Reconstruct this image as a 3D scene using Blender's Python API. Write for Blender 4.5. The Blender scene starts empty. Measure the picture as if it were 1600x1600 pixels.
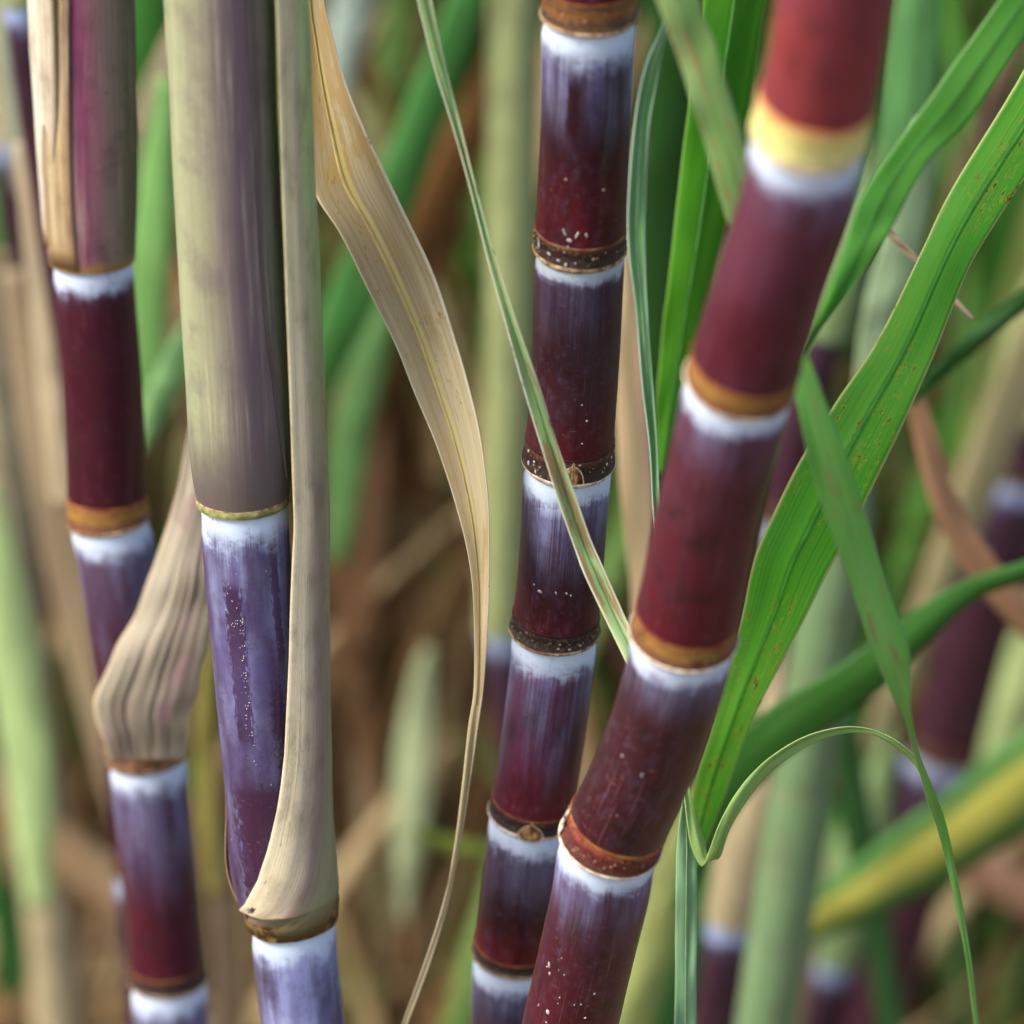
import bpy, math, random
from mathutils import Vector, noise as mnoise

# ------------------------------------------------------------------ camera, sky, sun, exposure
scene = bpy.context.scene
COL = scene.collection
CAM = Vector((0.0, 0.0, 1.8))
PITCH = math.radians(24.0)
FOV = math.radians(13.0)
FPX = 800.0 / math.tan(FOV / 2)
DEPTH = FPX / 5051.0 * math.cos(PITCH) / math.cos(math.radians(16.0))   # depth scale of the traced Y values
FWD = Vector((0, math.cos(PITCH), -math.sin(PITCH)))
UP = Vector((0, math.sin(PITCH), math.cos(PITCH)))
cd = bpy.data.cameras.new("camera")
cam = bpy.data.objects.new("camera", cd)
COL.objects.link(cam)
cam.location = CAM
cam.rotation_euler = (math.pi / 2 - PITCH, 0, 0)
cd.sensor_width = 36.0
cd.angle = FOV
cd.clip_start = 0.02
cd.clip_end = 400.0
cd.dof.use_dof = True
cd.dof.focus_distance = 1.305 * FPX / 5051.0
cd.dof.aperture_fstop = (cd.lens / 1000.0) / 0.032
scene.camera = cam

world = bpy.data.worlds.new("World")
scene.world = world
world.use_nodes = True
SUN_EL, SUN_AZ = math.radians(48), math.atan2(-0.9, -0.38)
wn = world.node_tree.nodes
sky = wn.new("ShaderNodeTexSky")
sky.sky_type = 'NISHITA'
sky.sun_disc = False
sky.sun_elevation = SUN_EL
sky.sun_rotation = SUN_AZ
sky.air_density = 1.0
sky.dust_density = 2.5
world.node_tree.links.new(sky.outputs[0], wn["Background"].inputs[0])
wn["Background"].inputs[1].default_value = 0.10
sl = bpy.data.lights.new("sun", 'SUN')
sl.energy = 1.5
sl.angle = math.radians(22)
sl.color = (1.0, 0.96, 0.90)
sun = bpy.data.objects.new("sun", sl)
COL.objects.link(sun)
sdir = Vector((math.sin(SUN_AZ) * math.cos(SUN_EL), math.cos(SUN_AZ) * math.cos(SUN_EL), math.sin(SUN_EL)))
sun.rotation_euler = sdir.to_track_quat('Z', 'Y').to_euler()
sun.location = (-3, -2, 5)
scene.view_settings.view_transform = 'Standard'
scene.view_settings.look = 'None'
scene.view_settings.gamma = 1.0
scene.view_settings.use_curve_mapping = False
scene.view_settings.exposure = 1.45

random.seed(11)


# ------------------------------------------------------------------ small helpers
def PY(px, py, Y):
    """the point on the ray through a photo pixel (1600 px frame) at traced depth Y (metres before DEPTH)"""
    d = FWD + Vector((1, 0, 0)) * ((px - 800) / FPX) - UP * ((py - 800) / FPX)
    return CAM + d * (Y * DEPTH / d.y)


def row_of(p):
    v = p - CAM
    return 800 - FPX * v.dot(UP) / v.dot(FWD)


def S(r, g, b, k=1.0):
    def f(c):
        c /= 255.0
        return (c / 12.92 if c <= 0.04045 else ((c + 0.055) / 1.055) ** 2.4) * k
    return (f(r), f(g), f(b), 1.0)


def lerp(a, b, t):
    return a + (b - a) * t


def cr(pts, t):
    """Catmull-Rom through tuples, t in 0..1 over the list"""
    n = len(pts) - 1
    x = max(0.0, min(0.99999, t)) * n
    i = int(x)
    f = x - i
    p0, p1, p2, p3 = pts[max(i - 1, 0)], pts[i], pts[i + 1], pts[min(i + 2, n)]
    return tuple(0.5 * (2 * b + (c - a) * f + (2 * a - 5 * b + 4 * c - d) * f * f + (3 * b - a - 3 * c + d) * f ** 3)
                 for a, b, c, d in zip(p0, p1, p2, p3))


def tag(o, label=None, cat=None, group=None, kind=None):
    if label: o["label"] = label
    if cat: o["category"] = cat
    if group: o["group"] = group
    if kind: o["kind"] = kind
    return o


def empty(name, loc):
    o = bpy.data.objects.new(name, None)
    o.empty_display_size = 0.05
    o.location = loc
    COL.objects.link(o)
    return o


def mesh_obj(name, verts, faces, uvs, mat, parent=None, smooth=True, mats=None, fmat=None):
    """verts in world space; uvs per vertex; child meshes are shifted to their thing's origin"""
    off = Vector((0, 0, 0))
    p = parent
    while p is not None:
        off += p.location
        p = p.parent
    me = bpy.data.meshes.new(name)
    me.from_pydata([tuple(Vector(v) - off) for v in verts], [], faces)
    if uvs is not None:
        ul = me.uv_layers.new(name="UVMap")
        flat = [0.0] * (2 * len(me.loops))
        vi = [0] * len(me.loops)
        me.loops.foreach_get("vertex_index", vi)
        for k, v in enumerate(vi):
            flat[2 * k] = uvs[v][0]
            flat[2 * k + 1] = uvs[v][1]
        ul.data.foreach_set("uv", flat)
    for m in (mats or [mat]):
        me.materials.append(m)
    if fmat:
        me.polygons.foreach_set("material_index", fmat)
    if smooth:
        me.polygons.foreach_set("use_smooth", [True] * len(me.polygons))
    me.update()
    o = bpy.data.objects.new(name, me)
    COL.objects.link(o)
    if parent is not None:
        o.parent = parent
    return o


def thicken(o, t, offset=0.0):
    m = o.modifiers.new("thickness", 'SOLIDIFY')
    m.thickness = t
    m.offset = offset
    return o


# ------------------------------------------------------------------ node helpers
class NT:
    def __init__(self, name):
        self.m = bpy.data.materials.new(name)
        self.m.use_nodes = True
        self.t = self.m.node_tree
        self.n = self.t.nodes
        self.b = self.n["Principled BSDF"]
        self.out = self.n["Material Output"]

    def link(self, a, b):
        self.t.links.new(a, b)

    def put(self, sock, v):
        if hasattr(v, "is_output"):
            self.link(v, sock)
        else:
            sock.default_value = v

    def math(self, op, a, b=0.0, c=0.0, clamp=False):
        n = self.n.new("ShaderNodeMath")
        n.operation = op
        n.use_clamp = clamp
        for i, v in enumerate((a, b, c)):
            self.put(n.inputs[i], v)
        return n.outputs[0]

    def smooth(self, x, lo, hi, a=0.0, b=1.0):
        n = self.n.new("ShaderNodeMapRange")
        n.interpolation_type = 'SMOOTHSTEP'
        for i, v in enumerate((x, lo, hi, a, b)):
            self.put(n.inputs[i], v)
        return n.outputs[0]

    def mix(self, f, a, b, mode='MIX'):
        n = self.n.new("ShaderNodeMix")
        n.data_type = 'RGBA'
        n.blend_type = mode
        self.put(n.inputs[0], f)
        self.put(n.inputs[6], a)
        self.put(n.inputs[7], b)
        return n.outputs[2]

    def uv(self):
        t = self.n.new("ShaderNodeUVMap")
        t.uv_map = "UVMap"
        s = self.n.new("ShaderNodeSeparateXYZ")
        self.link(t.outputs[0], s.inputs[0])
        return s.outputs[0], s.outputs[1]

    def vec(self, x, y, z=0.0):
        c = self.n.new("ShaderNodeCombineXYZ")
        for i, v in enumerate((x, y, z)):
            self.put(c.inputs[i], v)
        return c.outputs[0]

    def noise(self, x, y, sx, sy, seed, detail=2.0, rough=0.5):
        v = self.vec(self.math('MULTIPLY', x, sx), self.math('MULTIPLY', y, sy), seed)
        n = self.n.new("ShaderNodeTexNoise")
        n.inputs["Scale"].default_value = 1.0
        n.inputs["Detail"].default_value = detail
        n.inputs["Roughness"].default_value = rough
        self.link(v, n.inputs["Vector"])
        return n.outputs[0]

    def voro(self, x, y, sx, sy, seed, out="Distance"):
        v = self.vec(self.math('MULTIPLY', x, sx), self.math('MULTIPLY', y, sy), seed)
        n = self.n.new("ShaderNodeTexVoronoi")
        n.inputs["Scale"].default_value = 1.0
        self.link(v, n.inputs["Vector"])
        return n.outputs["Distance"], n.outputs["Color"]

    def ramp(self, f, stops, interp='LINEAR'):
        n = self.n.new("ShaderNodeValToRGB")
        n.color_ramp.interpolation = interp
        e = n.color_ramp.elements
        while len(e) < len(stops):
            e.new(0.5)
        for el, (p, c) in zip(e, stops):
            el.position = p
            el.color = c
        self.put(n.inputs[0], f)
        return n.outputs[0]

    def bump(self, h, strength, dist=0.0005):
        n = self.n.new("ShaderNodeBump")
        n.inputs["Strength"].default_value = strength
        n.inputs["Distance"].default_value = dist
        self.link(h, n.inputs["Height"])
        self.link(n.outputs[0], self.b.inputs["Normal"])
        return n.outputs[0]


# internode: rind + wax bloom.  UV = (arc length m, distance below the leaf scar m)
def rind_mat(seed, dark=S(46, 11, 18), red=S(86, 18, 24), purple=S(50, 19, 30), band=0.009, bloom=0.035,
             bs=0.55, length=0.09, wax=S(208, 222, 238), lav=S(132, 130, 176), specks=0.4, rub=0.0, rough=0.30, hz=0.10, stk=0.72, soot=0.5, scuffs=()):
    t = NT("cane_rind")
    x, y = t.uv()
    low = t.noise(x, y, 38, 22, seed, 2)
    mid = t.noise(x, y, 140, 40, seed + 3.1, 3)
    streak = t.noise(x, y, 1500, 26, seed + 7.7, 3, 0.6)
    fine = t.noise(x, y, 3200, 60, seed + 1.3, 2)
    blotch = t.noise(x, y, 260, 170, seed + 5.2, 4, 0.65)
    c = t.mix(t.smooth(low, 0.40, 0.62), dark, purple)
    toward = t.smooth(y, length * 0.45, length * 0.95)
    c = t.mix(t.math('MULTIPLY', toward, t.smooth(mid, 0.25, 0.7, 0.35, 1.0)), c, red)
    c = t.mix(t.math('MULTIPLY', t.smooth(streak, 0.3, 0.75), 0.28), c, S(30, 10, 18))
    # sooty and scuffed places
    so = t.noise(x, y, 95, 60, seed + 41, 5, 0.7)
    c = t.mix(t.math('MULTIPLY', t.smooth(so, 0.50, 0.68), soot), c, S(44, 26, 24))
    sc = t.noise(x, y, 260, 900, seed + 43, 3, 0.7)
    c = t.mix(t.math('MULTIPLY', t.smooth(sc, 0.62, 0.72), soot * 0.8), c, S(150, 96, 92))
    cr_ = t.noise(x, y, 2400, 22, seed + 47, 2, 0.5)
    c = t.mix(t.math('MULTIPLY', t.smooth(cr_, 0.66, 0.74), soot * 0.9), c, S(150, 96, 96))
    # bloom
    wob = t.noise(x, y, 120, 4, seed + 2.2, 2)
    fall = t.smooth(y, 0.0, t.math('MULTIPLY', bloom, t.math('ADD', 0.55, wob)), 1.0, 0.0)
    patch = t.smooth(t.noise(x, y, 75, 14, seed + 8.8, 2), 0.32, 0.62, 0.25, 1.0)
    sb = t.math('MULTIPLY', t.smooth(streak, 0.28, 0.68, 1.0 - stk, 1.08), t.smooth(blotch, 0.3, 0.6, 0.7, 1.05))
    bl = t.math('MULTIPLY', t.math('MULTIPLY', fall, sb), t.math('MULTIPLY', patch, bs), clamp=True)
    haze = t.math('MULTIPLY', t.smooth(blotch, 0.45, 0.8), hz)
    bl = t.math('MAXIMUM', bl, haze)
    if rub > 0:
        rx = t.noise(x, y, 90, 10, seed + 11.0, 2)
        rd = t.noise(x, y, 700, 420, seed + 12.0, 4, 0.7)
        r = t.math('MULTIPLY', t.smooth(t.math('ADD', t.math('MULTIPLY', rx, 0.75), t.math('MULTIPLY', rd, 0.3)), 0.56, 0.62), rub)
        bl = t.math('MULTIPLY', bl, t.math('SUBTRACT', 1.0, r))
    for (xc, hw, y0, y1) in scuffs:
        jn = t.noise(x, y, 900, 300, seed + 61, 4, 0.75)
        dx = t.math('ADD', t.math('ABSOLUTE', t.math('SUBTRACT', x, xc)), t.math('MULTIPLY', t.math('SUBTRACT', jn, 0.5), hw * 2.2))
        mk = t.math('MULTIPLY', t.smooth(dx, hw * 0.75, hw, 1.0, 0.0), t.math('MULTIPLY', t.smooth(y, y0, y0 + 0.008), t.smooth(y, y1 - 0.012, y1, 1.0, 0.0)))
        bl = t.math('MULTIPLY', bl, t.math('SUBTRACT', 1.0, t.math('MULTIPLY', mk, 0.9)))
    lv = t.mix(t.smooth(mid, 0.35, 0.65), lav, t.mix(0.18, lav, wax))
    c = t.mix(bl, c, lv)
    # white band under the leaf scar
    e = t.math('MULTIPLY', band, t.math('ADD', 0.10, t.math('ADD', t.math('MULTIPLY', wob, 1.35), t.math('MULTIPLY', streak, 0.75))))
    soft = t.noise(x, y, 60, 5, seed + 31, 2)
    wb = t.smooth(y, t.math('MULTIPLY', e, 0.6), t.math('MULTIPLY', e, t.math('ADD', 0.75, t.math('MULTIPLY', soft, 0.9))), 1.0, 0.0)
    wb = t.math('MULTIPLY', wb, t.smooth(blotch, 0.22, 0.45, 0.62, 0.97))
    miss = t.noise(x, y, 130, 150, seed + 51, 4, 0.7)
    low_ = t.smooth(y, t.math('MULTIPLY', e, 0.25), e)
    wb = t.math('MULTIPLY', wb, t.math('SUBTRACT', 1.0, t.math('MULTIPLY', low_, t.smooth(miss, 0.44, 0.58, 0.0, 0.9))))
    c = t.mix(wb, c, t.mix(t.smooth(y, t.math('MULTIPLY', e, 0.25), t.math('MULTIPLY', e, 1.1)), wax, t.mix(0.55, wax, lav)))
    waxf = t.math('MAXIMUM', wb, bl)
    # pale specks
    if specks > 0:
        vd, vc = t.voro(x, y, 330, 240, seed)
        sel = t.n.new("ShaderNodeSeparateColor")
        t.link(vc, sel.inputs[0])
        sp = t.math('MULTIPLY', t.smooth(vd, 0.05, 0.13, 1.0, 0.0), t.math('GREATER_THAN', sel.outputs[0], 1.0 - 0.09 * specks))
        c = t.mix(t.math('MULTIPLY', sp, 0.8), c, S(205, 196, 190))
        vd2, vc2 = t.voro(x, y, 700, 260, seed + 4)
        sel2 = t.n.new("ShaderNodeSeparateColor")
        t.link(vc2, sel2.inputs[0])
        sp2 = t.math('MULTIPLY', t.smooth(vd2, 0.1, 0.2, 1.0, 0.0), t.math('GREATER_THAN', sel2.outputs[0], 0.94))
        c = t.mix(t.math('MULTIPLY', sp2, 0.75), c, S(26, 10, 14))
    t.put(t.b.inputs["Base Color"], c)
    t.put(t.b.inputs["Roughness"], t.math('ADD', rough, t.math('MULTIPLY', waxf, 0.38)))
    t.b.inputs["Specular IOR Level"].default_value = 0.42
    h = t.math('ADD', t.math('MULTIPLY', fine, 0.5), t.math('ADD', t.math('MULTIPLY', blotch, 0.6), t.math('MULTIPLY', streak, 0.5)))
    t.bump(h, 0.22, 0.0004)
    return t.m


# root band: UV = (arc length m, distance above the leaf scar m)
def band_mat(seed, stops, h, dots=0.8, dotc=S(34, 18, 12)):
    t = NT("root_band")
    x, y = t.uv()
    n = t.noise(x, y, 160, 120, seed, 4, 0.65)
    n2 = t.noise(x, y, 45, 40, seed + 4, 2)
    f = t.math('ADD', t.math('DIVIDE', y, h), t.math('MULTIPLY', t.math('SUBTRACT', n, 0.5), 0.5))
    c = t.ramp(f, stops)
    br = t.noise(x, y, 85, 70, seed + 21, 4, 0.7)
    c = t.mix(t.smooth(br, 0.46, 0.66, 0.0, 0.75 * min(1.0, dots + 0.25)), c, t.mix(1.0, c, (0.42, 0.30, 0.24, 1), 'MULTIPLY'))
    vd, vc = t.voro(x, y, 420, 380, seed)
    dd = t.math('MULTIPLY', t.smooth(vd, 0.22, 0.42, 1.0, 0.0), t.smooth(n2, 0.36, 0.6, 0.1, 1.0))
    c = t.mix(t.math('MULTIPLY', dd, dots), c, dotc)
    gr = t.noise(x, y, 900, 500, seed + 9, 3, 0.7)
    c = t.mix(t.math('MULTIPLY', t.smooth(gr, 0.5, 0.75), 0.35 * dots), c, S(180, 160, 120))
    t.put(t.b.inputs["Base Color"], c)
    t.b.inputs["Roughness"].default_value = 0.55
    t.bump(t.math('ADD', n, t.math('MULTIPLY', gr, 0.6)), 0.5, 0.0006)
    return t.m


def plain_mat(name, c1, c2, scale=300.0, rough=0.7, seed=0.0, bump=0.4):
    t = NT(name)
    g = t.n.new("ShaderNodeNewGeometry")
    n = t.n.new("ShaderNodeTexNoise")
    n.inputs["Scale"].default_value = scale
    n.inputs["Detail"].default_value = 4
    t.link(g.outputs["Position"], n.inputs["Vector"])
    c = t.mix(t.smooth(n.outputs[0], 0.32, 0.66), c1, c2)
    t.put(t.b.inputs["Base Color"], c)
    t.b.inputs["Roughness"].default_value = rough
    t.b.inputs["Specular IOR Level"].default_value = 0.2
    t.bump(n.outputs[0], bump, 0.0006)
    return t.m


# sheath: UV = (0..1 round the arc, length m)
def sheath_mat(seed, stops, streakc=S(70, 52, 48), sa=0.4, rough=0.5, low=None, lowlen=0.02, spots=0.0, width=0.1, top=None, topy=0.1):
    t = NT("leaf_sheath")
    x, y = t.uv()
    wv = t.noise(x, y, 3.0, 6.0, seed, 2)
    f = t.math('ADD', x, t.math('MULTIPLY', t.math('SUBTRACT', wv, 0.5), 0.13))
    c = t.ramp(f, stops)
    if top is not None:
        c = t.mix(t.smooth(y, topy, topy * 2.2), c, t.ramp(f, top))
    st = t.noise(x, y, 2100 * width, 7, seed + 3, 3, 0.7)
    st2 = t.noise(x, y, 420 * width, 14, seed + 6, 3, 0.6)
    c = t.mix(t.math('MULTIPLY', t.smooth(st, 0.42, 0.72), sa), c, streakc)
    c = t.mix(t.math('MULTIPLY', t.smooth(st2, 0.5, 0.75), sa * 0.8), c, S(206, 196, 160))
    bl = t.noise(x, y, 60 * width, 42, seed + 8, 4, 0.65)
    c = t.mix(t.math('MULTIPLY', t.smooth(bl, 0.45, 0.7), 0.42), c, streakc)
    gr = t.noise(x, y, 900 * width, 420, seed + 18, 3, 0.7)
    c = t.mix(t.math('MULTIPLY', t.smooth(gr, 0.52, 0.7), 0.22), c, streakc)
    if low is not None:
        jag = t.noise(x, y, 90 * width, 30, seed + 14, 3)
        e = t.smooth(t.math('ADD', y, t.math('MULTIPLY', t.math('SUBTRACT', jag, 0.5), lowlen)), 0.0, lowlen, 1.0, 0.0)
        c = t.mix(e, c, low)
    if spots > 0:
        vd, vc = t.voro(x, y, 400 * width, 150, seed)
        sel = t.n.new("ShaderNodeSeparateColor")
        t.link(vc, sel.inputs[0])
        sp = t.math('MULTIPLY', t.smooth(vd, 0.08, 0.2, 1.0, 0.0), t.math('GREATER_THAN', sel.outputs[0], 1 - 0.1 * spots))
        c = t.mix(t.math('MULTIPLY', sp, 0.8), c, S(40, 22, 24))
    t.put(t.b.inputs["Base Color"], c)
    t.b.inputs["Roughness"].default_value = rough
    t.b.inputs["Specular IOR Level"].default_value = 0.35
    t.bump(t.math('ADD', st, t.math('MULTIPLY', st2, 1.2)), 0.45, 0.0005)
    return t.m


# leaf blade: UV = (0..1 across, length m)
def leaf_mat(seed, c1, c2, rib=None, ribw=0.05, margin=None, spots=0.0, spotc=S(96, 58, 26), trans=0.35,
             rough=0.5, vein=0.25, halo=S(150, 150, 60), blot=None, mw=0.03, zone=None):
    t = NT("leaf_blade")
    x, y = t.uv()
    lo = t.noise(x, y, 1.6, 9, seed, 3)
    vn = t.noise(x, y, 46, 3, seed + 2, 2, 0.6)
    vf = t.noise(x, y, 130, 6, seed + 5, 2, 0.6)
    c = t.mix(t.smooth(lo, 0.35, 0.65), c1, c2)
    c = t.mix(t.math('MULTIPLY', t.smooth(vn, 0.4, 0.7), vein), c, t.mix(1.0, c, (0.45, 0.45, 0.4, 1), 'MULTIPLY'))
    c = t.mix(t.math('MULTIPLY', t.smooth(vf, 0.5, 0.75), vein * 0.8), c, t.mix(0.2, c, (0.7, 0.85, 0.4, 1)))
    ax = t.math('ABSOLUTE', t.math('SUBTRACT', x, 0.5))
    if blot is not None:
        bb = t.noise(x, y, 3.5, 30, seed + 21, 4, 0.7)
        if zone:
            bb = t.math('ADD', bb, t.math('MULTIPLY', t.math('MULTIPLY', t.smooth(y, zone[0], zone[0] + 0.02), t.smooth(y, zone[1] - 0.02, zone[1], 1.0, 0.0)), 0.12))
        c = t.mix(t.math('MULTIPLY', t.smooth(bb, 0.54, 0.66), 0.85), c, blot)
    if rib is not None:
        c = t.mix(t.smooth(ax, ribw * 0.5, ribw * 1.4, 0.85, 0.0), c, rib)
    if margin is not None:
        c = t.mix(t.smooth(ax, 0.485 - mw, 0.49, 0.0, 0.9), c, margin)
    if spots > 0:
        reg = t.smooth(t.noise(x, y, 2.2, 16, seed + 9, 3, 0.6), 0.46, 0.60)
        nz = t.noise(x, y, 12, 120, seed + 15, 4, 0.75)
        nz2 = t.noise(x, y, 46, 460, seed + 17, 3, 0.7)
        k = t.math('MULTIPLY', reg, spots)
        c = t.mix(t.math('MULTIPLY', t.smooth(nz, 0.53, 0.59), t.math('MULTIPLY', k, 0.7)), c, halo)
        c = t.mix(t.math('MULTIPLY', t.smooth(nz, 0.58, 0.62), k), c, spotc)
        c = t.mix(t.math('MULTIPLY', t.smooth(nz2, 0.67, 0.71), t.math('MULTIPLY', spots, 0.7)), c, halo)
    t.put(t.b.inputs["Base Color"], c)
    t.b.inputs["Roughness"].default_value = rough
    t.b.inputs["Specular IOR Level"].default_value = 0.26
    nb = t.bump(t.math('ADD', vn, t.math('MULTIPLY', vf, 0.5)), 0.35, 0.0004)
    if trans > 0:
        tr = t.n.new("ShaderNodeBsdfTranslucent")
        t.link(t.mix(1.0, c, (1.0, 1.0, 0.7, 1), 'MULTIPLY'), tr.inputs["Color"])
        mx = t.n.new("ShaderNodeMixShader")
        mx.inputs[0].default_value = trans
        t.link(t.b.outputs[0], mx.inputs[1])
        t.link(tr.outputs[0], mx.inputs[2])
        t.link(mx.outputs[0], t.out.inputs[0])
    return t.m


# ------------------------------------------------------------------ path, tubes
class Path:
    """centre line of a stem, from the top down; s = metres from the first point"""
    def __init__(self, pix, Y, lean=0.0, up=0.35, ground=True):
        pts = []
        for px, py in pix:
            pts.append(PY(px, py, Y + lean * (py - 800) / 1600.0))
        self.py0, self.py1 = pix[0][1], pix[-1][1]
        N = 40 * (len(pts) - 1)
        dense = []
        self.pyref = []
        for i in range(N + 1):
            t = i / N
            dense.append(Vector(cr([tuple(p) for p in pts], t)))
            self.pyref.append(cr([(q[1],) for q in pix], t)[0])
        top_dir = (dense[0] - dense[12]).normalized()
        pre = []
        k = int(up / 0.01)
        p = dense[0].copy()
        d = top_dir
        for i in range(k):
            d = (d + Vector((0, 0, 0.012))).normalized()
            p = p + d * 0.01
            pre.append(p.copy())
        pre.reverse()
        post = []
        if ground:
            p = dense[-1].copy()
            d = (dense[-1] - dense[-20]).normalized()
            while p.z > -0.03:
                d = (d + Vector((0, 0, -0.03))).normalized()
                p = p + d * 0.01
                post.append(p.copy())
        self.npre = len(pre)
        self.p = pre + dense + post
        self.s = [0.0]
        for a, b in zip(self.p, self.p[1:]):
            self.s.append(self.s[-1] + (b - a).length)
        self.len = self.s[-1]

    def at_py(self, py):
        """s of the trace at photo row py"""
        for i, r in enumerate(self.pyref):
            if r >= py:
                return self.s[self.npre + i]
        return self.s[self.npre + len(self.pyref) - 1]

    def pos(self, s):
        s = max(0.0, min(self.len - 1e-6, s))
        lo, hi = 0, len(self.s) - 1
        while hi - lo > 1:
            m = (lo + hi) // 2
            if self.s[m] <= s: lo = m
            else: hi = m
        f = (s - self.s[lo]) / max(1e-9, self.s[hi] - self.s[lo])
        return self.p[lo].lerp(self.p[hi], f)

    def frame(self, s):
        t = (self.pos(s + 0.012) - self.pos(s - 0.012)).normalized()
        front = Vector((0, -1, 0))
        front = (front - t * front.dot(t)).normalized()
        right = t.cross(front).normalized()
        if right.x < 0: right = -right
        return t, front, right


def tube(name, path, s0, s1, rf, mat, parent, nr=12, ns=40, a0=-180, a1=180, s_ref=0.0, sign=1, unit=False,
         off=None, wob=0.0, seed=0.0, cap=False, shape=None):
    """lathe along a path; rf(t) radius; a in degrees, 0 faces the camera, 90 is right"""
    full = abs((a1 if not callable(a1) else 0) - (a0 if not callable(a0) else 0)) >= 359.9 and not callable(a0)
    V, F, U = [], [], []
    cols = ns + 1
    for i in range(nr + 1):
        t = i / nr
        s = lerp(s0, s1, t)
        c = path.pos(s)
        tg, fr, rt = path.frame(s)
        A0 = a0(t) if callable(a0) else a0
        A1 = a1(t) if callable(a1) else a1
        for j in range(cols):
            u = j / ns
            a = math.radians(lerp(A0, A1, u))
            r = rf(t) if rf.__code__.co_argcount == 1 else rf(t, u)
            if wob:
                r *= 1 + wob * mnoise.noise((math.cos(a) * 1.3 + seed, math.sin(a) * 1.3, s * 22 + seed)) \
                       + wob * 0.4 * mnoise.noise((math.cos(a) * 4 + seed, math.sin(a) * 4, s * 90 + seed))
            p = c + fr * (math.cos(a) * r) + rt * (math.sin(a) * r)
            if off:
                o = off(t)
                p = p + rt * o[0] + fr * o[1]
            V.append(p)
            U.append((u if unit else math.radians(lerp(A0, A1, u)) * r, sign * (s - s_ref)))
    for i in range(nr):
        for j in range(ns):
            a = i * cols + j
            F.append((a, a + 1, a + cols + 1, a + cols))
    if full:   # weld the seam geometrically: keep double verts with equal positions
        for i in range(nr + 1):
            V[i * cols + ns] = V[i * cols]
    if cap:
        for row, rev in ((0, False), (nr, True)):
            k = len(V)
            c = path.pos(lerp(s0, s1, row / nr))
            V.append(c); U.append(U[row * cols])
            for j in range(ns):
                F.append((k, row * cols + j + 1, row * cols + j) if not rev else (k, row * cols + j, row * cols + j + 1))
    return mesh_obj(name, V, F, U, mat, parent)


def blob(V, F, U, c, ax, ay, az, n=6, m=4):
    """append a squashed ellipsoid with half axes given as vectors"""
    k = len(V)
    for i in range(1, m):
        th = math.pi * i / m
        for j in range(n):
            ph = 2 * math.pi * j / n
            V.append(c + ax * (math.sin(th) * math.cos(ph)) + ay * (math.sin(th) * math.sin(ph)) + az * math.cos(th))
            U.append((0, 0))
    V.append(c + az); U.append((0, 0))
    V.append(c - az); U.append((0, 0))
    top, bot = len(V) - 2, len(V) - 1
    for i in range(m - 2):
        for j in range(n):
            a, b = k + i * n + j, k + i * n + (j + 1) % n
            F.append((a, a + n, b + n, b))
    for j in range(n):
        F.append((top, k + j, k + (j + 1) % n))
        F.append((bot, k + (m - 2) * n + (j + 1) % n, k + (m - 2) * n + j))


M_SCAR = plain_mat("leaf_scar", S(196, 170, 128), S(120, 88, 58), 420, 0.75)
M_SCARW = plain_mat("leaf_scar_pale", S(232, 222, 200), S(186, 160, 126), 300, 0.7)
M_GROWTH = plain_mat("growth_ring", S(150, 96, 44), S(112, 52, 34), 160, 0.45, bump=0.1)
M_GROWTHY = plain_mat("growth_ring_ochre", S(172, 112, 52), S(128, 64, 36), 140, 0.4, bump=0.1)
M_FLAKE = plain_mat("wax_flake", S(206, 198, 192), S(160, 150, 146), 900, 0.7)
M_BUD = plain_mat("bud_scale", S(176, 140, 88), S(92, 60, 36), 420, 0.6)
M_BUDRIM = plain_mat("bud_rim", S(206, 186, 150), S(150, 118, 84), 500, 0.7)
M_PRIM = plain_mat("root_dot", S(170, 140, 108), S(92, 52, 36), 500, 0.7)
BAND_DARK = [(0.0, S(110, 80, 52)), (0.25, S(46, 26, 20)), (0.7, S(36, 17, 16)), (1.0, S(78, 46, 26))]
BAND_OCHRE = [(0.0, S(138, 84, 54)), (0.35, S(112, 64, 34)), (0.65, S(168, 124, 50)), (1.0, S(138, 84, 42))]
BAND_YELLOW = [(0.0, S(216, 200, 150)), (0.3, S(232, 220, 140)), (0.7, S(236, 226, 130)), (1.0, S(226, 170, 110))]
BAND_RED = [(0.0, S(110, 70, 46)), (0.3, S(86, 34, 28)), (0.75, S(112, 34, 34)), (1.0, S(150, 74, 44))]


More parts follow.
